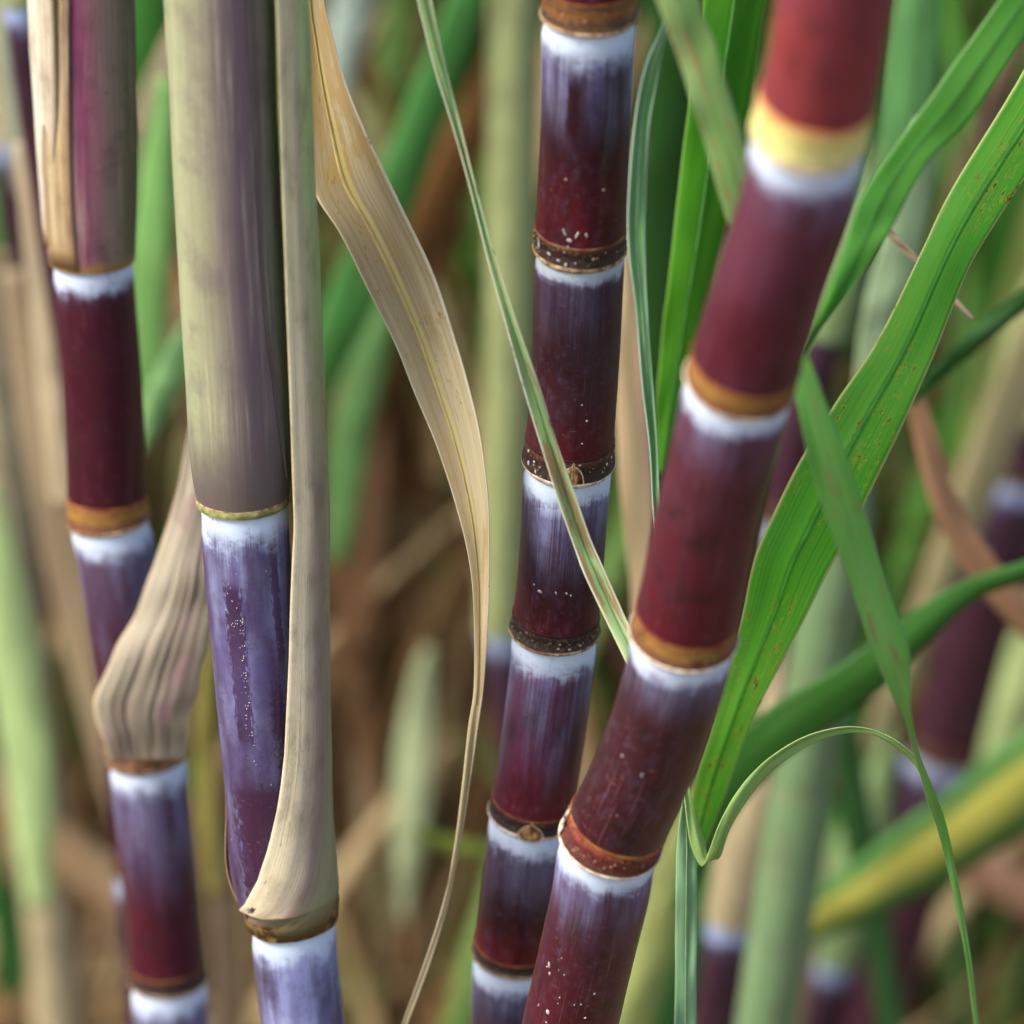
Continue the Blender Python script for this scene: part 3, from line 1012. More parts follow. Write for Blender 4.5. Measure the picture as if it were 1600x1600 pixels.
# hanging dry blade of the older sheath
dry = [(470, -330, 520, -330), (462, -200, 514, -205), (466, -100, 508, -105), (469, 0, 506, -4), (474, 70, 521, 60), (478, 140, 540, 130), (484, 225, 566, 196), (491, 300, 602, 270),
       (530, 365, 636, 340), (574, 452, 676, 425), (616, 535, 708, 520), (645, 608, 733, 606), (679, 689, 753, 690), (709, 780, 763, 779), (729, 857, 764, 868),
       (739, 935, 763, 959), (741, 1067, 756, 1067), (732, 1138, 747, 1132), (722, 1229, 733, 1230), (709, 1330, 717, 1331), (692, 1414, 699, 1415),
       (662, 1509, 669, 1511), (628, 1600, 635, 1602), (605, 1660, 610, 1662)]
drymat = leaf_mat(61.0, S(222, 204, 162), S(192, 170, 128), S(222, 206, 130), 0.035, S(246, 234, 200), 0.5, S(140, 106, 70), 0.3, 0.6, 0.45, halo=S(196, 166, 90), blot=S(194, 164, 104), zone=(0.05, 0.17))
rows = ribbon_rows(dry, [1.30, 1.295, 1.285, 1.27, 1.255, 1.25, 1.25, 1.25], 130, -0.35, -0.22, 0.12, 0.02, 2.0, 14)
dl = rows_mesh("leaf_blade", rows, drymat, B["root"], 0.0005)
dl["label"] = "long dry tan blade hanging from the old sheath"
midrib_part(rows, plain_mat("dry_midrib", S(212, 190, 112), S(186, 160, 104), 90, 0.6), dl, 0.065, 0.0007, 0.0, 0.72, at=0.46)

# A: upper sheath with its split dry margin
PA, RA = A["path"], A["R"]
up_mat = sheath_mat(22.0, [(0.0, S(120, 104, 84)), (0.38, S(170, 150, 130)), (0.44, S(160, 116, 122)), (0.485, S(138, 62, 96)), (0.52, S(150, 98, 110)), (0.58, S(150, 130, 112)), (0.62, S(134, 124, 96)), (0.66, S(112, 104, 70)), (0.75, S(92, 92, 58)), (1.0, S(110, 100, 76))],
                    S(70, 44, 56), 0.5, low=S(150, 116, 66), lowlen=0.006, width=0.13, spots=0.4)
tube("sheath", PA, 0.0, A["ss"][0] + 0.001, lambda t, u: RA * (1.20 - 0.13 * max(0, (t - 0.90) / 0.10) ** 1.5), up_mat, A["root"], 60, 64, s_ref=A["ss"][0], sign=-1, unit=True, wob=0.012, seed=2)
dryA = sheath_mat(23.0, [(0, S(200, 188, 158)), (0.3, S(230, 222, 196)), (0.7, S(228, 220, 196)), (1.0, S(190, 170, 136))], S(116, 92, 72), 0.8, low=S(186, 152, 110), lowlen=0.025, width=0.04)
f1 = tube("dry_sheath_flap", PA, 0.0, A["ss"][0] - 0.008, lambda t, u: RA * (1.34 - 0.03 * u + 0.02 * math.sin(t * 20) - 0.22 * max(0, (t - 0.80) / 0.20) ** 1.2), dryA, A["root"], 50, 14,
          a0=-120, a1=lambda t: -25 - 10 * t - 6 * math.sin(t * 6) - 30 * max(0, (t - 0.84) / 0.16) ** 1.5, s_ref=A["ss"][0], sign=-1, unit=True, wob=0.02, seed=9, off=lambda t: (-0.0005, 0))
thicken(f1, 0.0008)
f2 = tube("dry_sheath_flap", PA, 0.0, A["ss"][0] - 0.001, lambda t, u: RA * (1.255 + 0.012 * math.sin(u * 9) - 0.15 * max(0, (t - 0.86) / 0.14) ** 1.6),
          sheath_mat(24.0, [(0, S(150, 120, 86)), (0.3, S(206, 182, 136)), (0.7, S(196, 168, 122)), (1.0, S(150, 118, 96))], S(84, 60, 48), 0.9, low=S(160, 126, 84), lowlen=0.02, width=0.03),
          A["root"], 50, 10, a0=lambda t: -46 - 14 * t, a1=lambda t: -8 - 4 * t - 3 * math.sin(t * 9), s_ref=A["ss"][0], sign=-1, unit=True, wob=0.012, seed=12)
thicken(f2, 0.0006)

# A: peeled dry sheath leaning to the right
peel = [(172, 1188, 290, 1186), (160, 1150, 294, 1150), (146, 1098, 304, 1100), (170, 1036, 318, 1040), (204, 970, 328, 980), (232, 905, 336, 920), (256, 840, 342, 850), (276, 770, 346, 780), (292, 690, 350, 700), (306, 600, 354, 610)]
peelmat = leaf_mat(64.0, S(190, 176, 150), S(142, 126, 110), None, 0.05, S(200, 180, 140), 0.0, trans=0.12, rough=0.65, vein=0.75, blot=S(156, 122, 122))
rows = ribbon_rows(peel, [1.366, 1.362, 1.362, 1.366, 1.372, 1.38, 1.39], 60, -0.1, 0.0, -0.22, 0.03, 7.0, 30)
for i, row in enumerate(rows):   # pleats of the dried sheath
    for j in range(len(row)):
        row[j] = row[j] + Vector((0, 0.0034 * abs(mnoise.noise((j * 0.36 + i * 0.006 + 3.0, i * 0.02, 1.0))) * min(1, i / 6) + 0.0008 * mnoise.noise((j * 1.1, i * 0.03, 4.0)), 0))
pe = rows_mesh("peeled_sheath", rows, peelmat, A["root"], 0.0009)
pe["label"] = "crumpled dry sheath peeled off to the right"
tube("sheath_base", PA, A["ss"][2] - 0.010, A["ss"][2] + 0.001, lambda t: RA * (1.10 - 0.05 * t), plain_mat("peeled_sheath_base", S(150, 112, 78), S(98, 64, 46), 200, 0.7), A["root"], 6, 40, wob=0.02)

# ------------------------------------------------------------------ single leaves in front
G_BRIGHT = (S(72, 140, 48), S(50, 116, 34))
rib_green = plain_mat("green_midrib", S(92, 150, 70), S(64, 124, 48), 120, 0.5, bump=0.1)
rib_dark = plain_mat("dark_green_midrib", S(42, 92, 30), S(34, 78, 24), 120, 0.5, bump=0.1)
rib_pale = plain_mat("pale_midrib", S(170, 196, 140), S(140, 176, 110), 120, 0.5, bump=0.1)

leaf("cane_leaf", "broad bright green leaf with brown flecks and pale margin right of the leaning stalk", "leaf",
     [(1930, -520, 1995, -480), (1730, -160, 1815, -110), (1610, 90, 1690, 140), (1490, 290, 1566, 333), (1440, 392, 1512, 425), (1370, 532, 1456, 562), (1303, 632, 1411, 664), (1252, 716, 1370, 748),
      (1206, 808, 1330, 830), (1176, 880, 1298, 888), (1158, 965, 1258, 965), (1130, 1065, 1206, 1066), (1108, 1150, 1165, 1152), (1085, 1225, 1136, 1235), (1072, 1310, 1104, 1315), (1060, 1400, 1070, 1400)],
     [1.34, 1.31, 1.285, 1.28, 1.28, 1.29], leaf_mat(101.0, S(112, 188, 54), S(84, 170, 38), S(60, 130, 32), 0.05, S(220, 222, 140), 1.0, S(92, 62, 24), 0.4, 0.42, 0.6, halo=S(190, 190, 70)),
     plain_mat("leaf_groove", S(62, 134, 34), S(50, 116, 28), 120, 0.5, bump=0.1), 110, -0.25, 0.12, 0.0, 0.012, 1.0, 12, ribfrac=0.07, ribh=0.0002)
leaf("cane_leaf", "smooth dark green leaf slanting from the upper right corner to the leaning stalk", "leaf",
     [(1880, -440, 1925, -400), (1670, -150, 1722, -100), (1560, 0, 1612, 45), (1465, 135, 1519, 182), (1397, 230, 1455, 248), (1347, 304, 1410, 325), (1323, 371, 1382, 376), (1293, 455, 1330, 452), (1262, 537, 1276, 527), (1240, 600, 1246, 602)],
     [1.24, 1.215, 1.20, 1.19], leaf_mat(102.0, S(90, 156, 54), S(70, 140, 40), S(64, 126, 50), 0.02, S(120, 160, 90), 0.0, trans=0.22), rib_dark, 80, 0.0, 0.10, 0.0, 0.02, 2.0, 10, ribfrac=0.03, ribh=0.0002)
leaf("cane_leaf", "lime green leaf between the two maroon stalks near the top", "leaf",  # lime tone is the blade's own colour
     [(1170, -450, 1262, -450), (1112, -110, 1225, -110), (1098, 0, 1198, 0), (1075, 170, 1170, 170), (1058, 310, 1140, 318), (1042, 450, 1112, 455), (1030, 560, 1088, 565), (1025, 650, 1062, 660), (1030, 740, 1042, 742)],
     1.38, leaf_mat(103.0, S(108, 184, 46), S(72, 152, 30), S(112, 178, 80), 0.03, S(150, 190, 90), 0.0, trans=0.4), rib_green, 70, 0.2, 0.3, 0, 0.02, 3.0, 10)
leaf("cane_leaf", "soft focus green leaf with rusty red spots behind the top of the leaning stalk", "leaf",
     [(840, -480, 905, -492), (985, -110, 1060, -115), (1026, 0, 1092, -5), (1060, 95, 1122, 88), (1094, 202, 1155, 195), (1131, 324, 1188, 310), (1165, 430, 1205, 420)],
     1.165, leaf_mat(104.0, S(150, 182, 108), S(124, 166, 90), None, 0.05, S(170, 180, 130), 1.0, S(150, 84, 56), 0.25, blot=S(168, 100, 72)), rib_green, 60, -0.1, 0.08, 0, 0.03, 4.0, 10, ribfrac=0.03, ribh=0.0002)
leaf("cane_leaf", "folded narrow green leaf with white margins just right of the sharp stalk", "leaf",
     [(1042, -20, 1046, -18), (1036, 34, 1041, 44), (1009, 101, 1028, 118), (992, 186, 1014, 203), (982, 304, 1009, 320), (982, 388, 1008, 395), (994, 490, 1012, 490), (1003, 598, 1020, 600), (1015, 699, 1027, 699), (1020, 790, 1030, 790), (1024, 860, 1030, 860)],
     1.235, leaf_mat(105.0, S(136, 190, 130), S(110, 172, 104), S(206, 232, 196), 0.08, S(232, 244, 220), 0.0, trans=0.25), rib_pale, 70, 0.3, -0.8, 0, 0.015, 5.0, 8, ribfrac=0.10)
leaf("dry_leaf", "pale peach dead leaf hanging between the sharp stalk and the leaning one", "leaf",
     [(958, 150, 980, 140), (966, 330, 986, 330), (963, 450, 1000, 450), (962, 560, 1003, 560), (964, 700, 1018, 700), (976, 834, 1022, 834), (986, 935, 1020, 935), (985, 1060, 1008, 1060), (980, 1160, 990, 1160)],
     1.46, leaf_mat(106.0, S(246, 218, 168), S(238, 204, 164), S(214, 200, 140), 0.05, None, 0.0, trans=0.3, rough=0.6), None, 40, 0.1, 0.1)
leaf("cane_leaf", "soft green strap leaf with ragged tip and thin tail, crossing the broad flecked leaf", "leaf",
     [(1205, 480, 1228, 470), (1225, 550, 1250, 525), (1242, 614, 1275, 585), (1259, 699, 1310, 680), (1279, 773, 1338, 755), (1310, 861, 1366, 850), (1337, 945, 1394, 935), (1364, 1019, 1420, 1012), (1386, 1072, 1424, 1052), (1411, 1121, 1424, 1114),
      (1428, 1175, 1437, 1176), (1447, 1245, 1461, 1240), (1465, 1296, 1479, 1290), (1489, 1397, 1500, 1393), (1509, 1499, 1517, 1494), (1522, 1600, 1529, 1600), (1534, 1700, 1538, 1700)],
     [1.15, 1.15, 1.155, 1.165, 1.20, 1.23, 1.25], leaf_mat(107.0, S(146, 208, 110), S(124, 198, 88), None, 0.05, S(140, 170, 120), 0.35, S(150, 110, 80), 0.3, blot=S(164, 150, 106)), rib_green, 120, -0.15, 0.04, 0, 0.02, 6.0, 10, ribfrac=0.02, rib_t=(0.0, 0.3), ribh=0.0001)
leaf("cane_leaf", "thin grey green leaf slanting across the sharp stalk, rusty in the middle", "leaf",
     [(540, -480, 556, -484), (628, -120, 650, -122), (652, 0, 674, -3), (677, 100, 695, 97), (708, 200, 720, 198), (733, 290, 743, 288), (761, 400, 773, 397), (788, 500, 805, 497), (816, 600, 840, 595), (846, 700, 871, 692), (878, 800, 904, 788), (900, 862, 926, 850), (916, 905, 945, 892), (951, 978, 976, 962), (985, 1050, 1008, 1036), (1010, 1110, 1020, 1104)],
     [1.26, 1.25, 1.24, 1.232, 1.228, 1.222, 1.20], leaf_mat(108.0, S(166, 194, 130), S(138, 174, 108), None, 0.05, S(238, 238, 204), 1.0, S(120, 76, 50), 0.25, halo=S(190, 168, 120), blot=S(150, 112, 78), mw=0.09, zone=(0.29, 0.39)), rib_green, 100, 0.25, -0.35, 0, 0.03, 7.0, 8, ribfrac=0.07)

# the leaf that folds over and arches to the right
fold = empty("folded_leaf", PY(1072, 1800, 1.225))
tag(fold, "pale green leaf that kinks beside the leaning stalk and arches over to the right", "leaf")
gm = leaf_mat(109.0, S(154, 198, 150), S(132, 184, 126), S(150, 186, 140), 0.06, S(190, 216, 170), 0.3, S(150, 130, 90), 0.25, halo=S(210, 220, 190))
rows = ribbon_rows([(1050, 1820, 1088, 1820), (1052, 1700, 1088, 1700), (1054, 1600, 1088, 1600), (1055, 1500, 1088, 1500), (1056, 1400, 1089, 1395), (1058, 1320, 1088, 1330), (1064, 1262, 1080, 1272), (1070, 1225, 1076, 1230)], 1.225, 50, 0.0, 0.06, 0, 0.02, 8.0, 8)
rows_mesh("blade", rows, gm, fold)
midrib_part(rows, rib_pale, fold, 0.07, 0.0005)
arc = pairs_from_center([(1072, 1222, 8), (1078, 1262, 14), (1090, 1318, 22), (1102, 1346, 20), (1116, 1335, 20), (1130, 1296, 19), (1150, 1258, 20), (1178, 1220, 20), (1212, 1188, 18), (1260, 1158, 15), (1310, 1142, 11), (1350, 1141, 8), (1385, 1153, 8), (1415, 1174, 10), (1438, 1200, 11), (1455, 1238, 8)])
rows = ribbon_rows(arc, [1.222, 1.218, 1.215, 1.22, 1.23, 1.235, 1.238], 90, 0.5, 0.3, 0, 0.02, 9.0, 8)
rows_mesh("blade", rows, leaf_mat(110.0, S(166, 202, 110), S(146, 188, 92), S(176, 200, 130), 0.08, S(196, 206, 140), 0.2, S(120, 90, 50), 0.25), fold)

# ------------------------------------------------------------------ soft stalks and leaves behind
def back(Y):
    return Y + max(0.0, Y - 1.5) * 0.42


def soft_stalk(label, pix, Y, R, nodes, kind, seed, sheath_py=None, mids=None, up=0.3):
    R *= back(Y) / Y
    Y = back(Y)
    if kind == "purple":
        rm = rind_mat(seed, dark=S(56, 26, 40), red=S(62, 26, 36), purple=S(54, 32, 46), band=0.011, bloom=0.03, bs=0.3, specks=0, wax=S(150, 166, 196))
        bm = band_mat(seed, BAND_DARK, 0.01, 0.2)
        ci = cane(label, pix, Y, R, nodes, detail=False, rind=rm, band=bm, seedbase=seed, up=0.10, start=sheath_py or nodes[0] - 60, spacing=0.5)
        c1, c2 = ((S(150, 160, 104), S(122, 128, 80)), (S(176, 160, 122), S(140, 122, 92)), (S(122, 150, 92), S(96, 124, 70)))[int(seed) % 3]
        sm = sheath_mat(seed, [(0, c2), (0.4, c1), (0.6, c1), (1, c2)], S(100, 92, 70), 0.3, width=0.1)
        s1 = ci["path"].at_py(sheath_py) if sheath_py else ci["ss"][0]
        tube("sheath", ci["path"], 0.0, s1, lambda t: R * (1.24 - 0.13 * t) * min(1.0, 0.04 + t * s1 / 0.10), sm, ci["root"], 14, 20, s_ref=s1, sign=-1, unit=True)
        return ci
    stops = {"olive": (S(176, 184, 140), S(158, 160, 124)), "pale": (S(190, 204, 160), S(206, 200, 172)), "grey": (S(112, 142, 96), S(92, 116, 80)), "tan": (S(176, 160, 124), S(150, 132, 100))}[kind]
    sm = sheath_mat(seed, [(0, stops[1]), (0.4, stops[0]), (0.6, stops[0]), (1, stops[1])], S(100, 92, 70), 0.3, width=0.1)
    path = Path(pix, Y, 0.0, up)
    root = empty("sheathed_stalk", path.pos(path.len - 0.03))
    root.location.z = 0.0
    tag(root, label, "sugarcane")
    cuts = [0.0] + [path.at_py(n) for n in nodes]
    while cuts[-1] + 0.16 < path.len: cuts.append(cuts[-1] + 0.16)
    cuts.append(path.len)
    dull = sheath_mat(seed + 0.5, [(0, S(96, 82, 56)), (0.5, S(122, 104, 70)), (1, S(90, 76, 54))], S(80, 62, 44), 0.4, width=0.1)
    for q, (a, b) in enumerate(zip(cuts, cuts[1:])):
        tube("sheath", path, a, b, lambda t: R * (1.10 - 0.08 * t + 0.03 * math.sin(math.pi * t)) * (min(1.0, 0.05 + t * (b - a) / 0.09) if q == 0 and up < 0.15 else 1.0), sm if mids is None or q in mids else dull, root, 10, 20, s_ref=a, unit=True)
        if b < path.len:
            tube("joint", path, b - 0.0005, b + 0.004, lambda t: R * (1.0 + 0.05 * math.sin(math.pi * t)), M_SCAR, root, 4, 20)
    return root


soft_stalk("blurred olive sheathed stalk left of the sharp stalk, with a pale joint halfway down", [(806, -60), (801, 200), (796, 600), (786, 900), (783, 985), (800, 1130), (826, 1300), (812, 1500), (795, 1650)], 1.76, 0.0120, [985], "purple", 201.0)
soft_stalk("large blurred dark purple stalk leaning at the right edge", [(1640, 520), (1590, 720), (1545, 900), (1478, 1150), (1425, 1350), (1370, 1560)], 1.85, 0.0225, [735, 1175], "purple", 204.0, 640)
soft_stalk("blurred purple stalk with white joint right of the pale folded leaf", [(1180, 1260), (1150, 1420), (1128, 1560), (1110, 1700)], 1.62, 0.0145, [1432], "purple", 205.0)
soft_stalk("blurred purple stalk low down under the yellow striped leaf", [(1345, 1330), (1302, 1490), (1270, 1600), (1240, 1720)], 1.85, 0.0165, [1492], "purple", 206.0)
soft_stalk("blurred grey green sheathed stalk slanting behind the broad flecked leaf", [(1312, 850), (1300, 920), (1250, 1250), (1195, 1600), (1180, 1700)], 1.56, 0.0150, [1230], "grey", 207.0, up=0.09)
soft_stalk("blurred purple stalk with pale joint at the far left edge", [(0, 60), (14, 215), (42, 450), (84, 745), (40, 950), (-60, 1250)], 1.85, 0.0115, [212, 742], "purple", 208.0)
soft_stalk("thin blurred purple stalk peeping out right of the leaning stalk", [(1305, 470), (1268, 600), (1240, 700), (1222, 830), (1215, 1000), (1212, 1300), (1192, 1600)], 1.70, 0.0118, [815], "purple", 209.0, 520)
soft_stalk("narrow purple stalk behind the top left sheath", [(26, -80), (34, 4), (46, 100), (70, 260), (110, 520)], 1.60, 0.0095, [0], "purple", 210.0)
soft_stalk("blurred tan sheathed stalk low in the left corner", [(40, 1080), (62, 1280), (84, 1500), (95, 1650)], 1.84, 0.0150, [1180], "tan", 211.0)


def soft_leaf(label, ctr, Y, c, name="cane_leaf", yellow=None, seed=0.0, k=1.3, trans=0.35):
    Y = back(Y)
    c1 = S(*c, k)
    c2 = tuple(v * 0.72 for v in c1[:3]) + (1,)
    m = leaf_mat(seed, c1, c2, yellow, 0.24 if yellow else 0.04, None, 0.0, trans=trans, rough=0.5, vein=0.3)
    return leaf(name, label, "leaf", pairs_from_center(ctr), Y, m, None, 30, 0.2 * math.sin(seed), 0.25, 0, 0.03, seed, 6)


SL = [
    ("blurred cream green leaf patch in the brown gap left of centre", [(668, 1010, 14), (656, 1090, 40), (648, 1180, 58), (640, 1290, 56), (634, 1370, 34), (628, 1440, 12)], 1.9, (196, 206, 160), "cane_leaf"),
    ("broad blurred green leaf slanting up behind the hanging dry leaf", [(775, -120, 50), (700, 80, 62), (620, 290, 72), (560, 440, 78), (510, 560, 66), (470, 660, 40)], 1.75, (78, 138, 66), "cane_leaf"),
    ("blurred brown dead leaf slanting beside the broad blurred green one", [(870, -100, 50), (785, 100, 62), (700, 280, 74), (625, 460, 76), (585, 600, 56), (560, 720, 30)], 1.95, (122, 84, 44), "dry_leaf"),
    ("blurred brown dead leaf hanging upright behind the dry leaf's curve", [(606, 520, 60), (596, 800, 76), (588, 1050, 70), (576, 1350, 60), (570, 1700, 50)], 2.15, (122, 94, 56), "dry_leaf"),
    ("blurred mid green leaf low beside the olive sheath", [(620, 440, 40), (566, 600, 62), (540, 730, 62), (526, 880, 30)], 1.86, (104, 146, 84), "cane_leaf"),
    ("pale silvery leaf end at the top, left of the thin crossing leaf", [(590, -120, 60), (552, 0, 66), (534, 90, 50), (524, 150, 24)], 1.95, (196, 212, 196), "cane_leaf"),
    ("small blurred green leaf hanging in the gap above the dry leaf's shoulder", [(700, -60, 50), (660, 90, 60), (640, 220, 50), (610, 330, 30)], 2.3, (70, 112, 62), "cane_leaf"),
    ("blurred light green leaf between the two left stalks", [(262, 120, 30), (248, 260, 54), (236, 400, 62), (230, 560, 54), (226, 680, 26)], 1.7, (136, 186, 104), "cane_leaf"),
    ("blurred deep green leaf at the top between the two left stalks", [(240, -110, 70), (228, 60, 64), (212, 180, 46), (196, 300, 20)], 1.9, (64, 122, 48), "cane_leaf"),
    ("blurred tan leaf crossing between the two left stalks near the top", [(300, 20, 40), (240, 165, 52), (200, 265, 44), (160, 360, 30)], 1.8, (176, 156, 128), "dry_leaf"),
    ("short pale green leaf tip beside the peeled sheath's top", [(330, 460, 36), (268, 585, 50), (232, 665, 34), (210, 720, 14)], 1.62, (150, 196, 126), "cane_leaf"),
    ("long blurred tan leaf slanting down behind the left stalk", [(20, 420, 40), (58, 640, 62), (100, 850, 72), (150, 1050, 80), (196, 1250, 66), (230, 1420, 40)], 1.72, (164, 142, 112), "dry_leaf"),
    ("pale yellow green leaf at the left edge, halfway down", [(-30, 760, 50), (4, 930, 70), (28, 1080, 84), (48, 1240, 70), (62, 1420, 40)], 1.78, (196, 218, 152), "cane_leaf"),
    ("blurred tan leaf slanting at the lower left edge", [(-90, 1140, 60), (30, 1268, 72), (120, 1345, 80), (225, 1425, 60), (300, 1480, 26)], 1.82, (176, 146, 110), "dry_leaf"),
    ("blurred green leaf at the left edge above the middle", [(-6, 240, 40), (12, 380, 56), (10, 500, 44), (0, 590, 20)], 1.85, (84, 148, 66), "cane_leaf"),
    ("blurred tan strip beside the upper left stalk", [(44, 220, 46), (74, 450, 64), (90, 620, 62), (98, 790, 36)], 1.62, (196, 178, 146), "dry_leaf"),
    ("grey green blurred strip in the top left corner", [(20, -110, 64), (26, 60, 66), (32, 180, 50), (36, 300, 20)], 1.8, (172, 178, 150), "cane_leaf"),
    ("dark green blurred leaf low at the left edge", [(-30, 830, 50), (10, 920, 54), (40, 1010, 40), (60, 1080, 16)], 1.95, (58, 110, 46), "cane_leaf"),
    ("deep green leaf sliver in the lower left corner", [(-20, 1330, 40), (6, 1430, 54), (20, 1540, 44), (30, 1650, 24)], 2.0, (48, 100, 44), "cane_leaf"),
    ("blurred soft green upright leaf right of the leaning stalk's top", [(1432, -120, 70), (1424, 80, 86), (1408, 280, 66), (1390, 430, 36)], 1.6, (104, 158, 92), "cane_leaf"),
    ("blurred pale grey green leaf under the dark slanting leaf", [(1450, 190, 44), (1406, 390, 66), (1374, 530, 66), (1350, 680, 40)], 1.56, (168, 190, 146), "cane_leaf"),
    ("blurred brown dead leaf at the upper right between two green leaves", [(1590, 60, 40), (1530, 230, 50), (1486, 400, 46), (1450, 540, 26)], 1.95, (134, 108, 86), "dry_leaf"),
    ("curved brown dead leaf right of the broad flecked leaf", [(1404, 540, 18), (1438, 650, 34), (1474, 780, 44), (1530, 880, 50), (1602, 965, 50), (1690, 1050, 40)], 1.52, (180, 138, 104), "dry_leaf"),
    ("short straw coloured leaf tip showing between the two large right leaves", [(1362, 335, 6), (1388, 362, 11), (1420, 395, 12), (1470, 446, 10), (1520, 500, 6)], 1.345, (214, 190, 158), "dry_leaf"),
    ("blurred straw coloured leaf slanting at the right edge", [(1640, 480, 60), (1572, 640, 70), (1510, 800, 64), (1452, 950, 54), (1396, 1080, 40), (1350, 1180, 20)], 1.78, (178, 166, 122), "dry_leaf"),
    ("narrow dark green leaf slanting at the right edge", [(1660, 420, 26), (1560, 500, 30), (1480, 570, 26), (1420, 630, 14)], 1.48, (50, 96, 38), "cane_leaf"),
    ("olive yellow leaf blurred near the right edge", [(1640, 300, 46), (1590, 480, 60), (1540, 660, 50), (1500, 800, 30)], 2.0, (150, 160, 88), "cane_leaf"),
    ("narrow dark green leaf hanging low behind the arching leaf", [(1318, 1120, 46), (1342, 1300, 50), (1374, 1480, 42), (1400, 1680, 40)], 1.7, (60, 104, 54), "cane_leaf"),
    ("tan blurred leaf under the yellow striped leaf's tip", [(1270, 1330, 44), (1246, 1480, 62), (1222, 1620, 60), (1205, 1740, 40)], 1.74, (186, 160, 124), "dry_leaf"),
    ("blurred pinkish brown leaf low at the right edge", [(1420, 1310, 30), (1520, 1355, 62), (1600, 1400, 66), (1700, 1450, 50)], 1.92, (182, 140, 112), "dry_leaf"),
    ("pale lime blurred leaf at the right edge below the purple stalk", [(1640, 930, 50), (1586, 1090, 76), (1545, 1190, 60), (1500, 1290, 26)], 1.92, (188, 204, 138), "cane_leaf"),
    ("blurred olive yellow strip hugging the leaning stalk's foot", [(1096, 1230, 30), (1058, 1340, 62), (1026, 1450, 66), (986, 1600, 72), (950, 1750, 60)], 1.6, (176, 184, 112), "cane_leaf"),
    ("blurred deep green leaf slanting behind the pale folded leaf", [(1240, 1150, 50), (1150, 1310, 74), (1085, 1470, 76), (1015, 1650, 66), (980, 1760, 40)], 1.72, (62, 116, 54), "cane_leaf"),
    ("small olive leaf tip crossing under the dry leaf's tail", [(640, 1296, 8), (690, 1316, 24), (740, 1328, 26), (800, 1334, 20)], 1.68, (128, 146, 62), "cane_leaf"),
    ("very dark green leaf in the gap right of the sharp stalk", [(1046, -120, 80), (1050, 120, 84), (1032, 380, 80), (1016, 640, 60), (1004, 800, 30)], 1.9, (38, 80, 28), "cane_leaf"),
    ("dark green blurred leaf along the right of the leaning stalk's top", [(1350, -120, 60), (1360, 100, 70), (1350, 330, 66), (1310, 560, 40)], 1.7, (58, 112, 44), "cane_leaf"),
    ("dark green arching leaf sweeping from the right edge to the leaning stalk", [(1700, 850, 26), (1600, 892, 30), (1515, 922, 36), (1430, 985, 58), (1330, 1070, 72), (1220, 1140, 80), (1140, 1225, 72), (1090, 1330, 46), (1060, 1420, 18)], 1.46, (64, 118, 42), "cane_leaf"),
    ("dark upright leaf behind the brown gap left of the sharp stalk", [(716, 560, 40), (722, 760, 56), (716, 960, 50), (700, 1150, 30)], 2.2, (78, 82, 54), "cane_leaf"),
    ("blurred grey brown dead leaf low between the dry tail and the purple stalk", [(690, 1180, 30), (700, 1350, 60), (690, 1520, 66), (676, 1700, 50)], 2.1, (132, 116, 96), "dry_leaf"),
    ("blurred grey tan dead leaf low right of the lavender stalk", [(548, 1080, 30), (560, 1260, 60), (566, 1440, 66), (590, 1680, 60)], 2.3, (104, 86, 66), "dry_leaf"),
    ("blurred tan dead leaf low between the two left stalks", [(330, 1180, 36), (338, 1330, 52), (352, 1480, 56), (366, 1700, 50)], 1.9, (140, 120, 96), "dry_leaf"),
    ("thin olive stem like leaf right of the left stalk's peeled sheath", [(330, 960, 14), (318, 1100, 26), (322, 1240, 30), (332, 1400, 22)], 1.66, (150, 140, 72), "cane_leaf"),
]
for i, (lab, ctr, Y, c, nm) in enumerate(SL):
    soft_leaf(lab, ctr, Y, c, nm, None, 300.0 + i * 1.7)
soft_leaf("blurred green leaf with a broad yellow stripe in the lower right", [(1720, 1130, 120), (1600, 1222, 132), (1480, 1310, 118), (1370, 1380, 96), (1280, 1432, 70), (1215, 1470, 36)], 1.66,
          (84, 136, 62), "cane_leaf", S(222, 212, 100), 399.0)


# ------------------------------------------------------------------ thicket further back, litter on the ground
def mass(name, n, gen, mats, label):
    V, F, FM, U = [], [], [], []
    for _ in range(n):
        gen(V, F, FM, U)
    o = mesh_obj(name, V, F, U, None, None, True, mats, FM)
    tag(o, label, None, None, "stuff")
    return o


rn = random.Random(77)
MG = [leaf_mat(401, S(100, 166, 64), S(70, 134, 46), trans=0.35), leaf_mat(402, S(150, 190, 106), S(116, 160, 76), trans=0.35), leaf_mat(403, S(180, 140, 92), S(140, 104, 66), trans=0.3),
      leaf_mat(404, S(226, 200, 152), S(190, 162, 118), trans=0.3), leaf_mat(405, S(64, 118, 46), S(50, 94, 38), trans=0.3), leaf_mat(406, S(120, 88, 58), S(84, 60, 42), trans=0.25)]


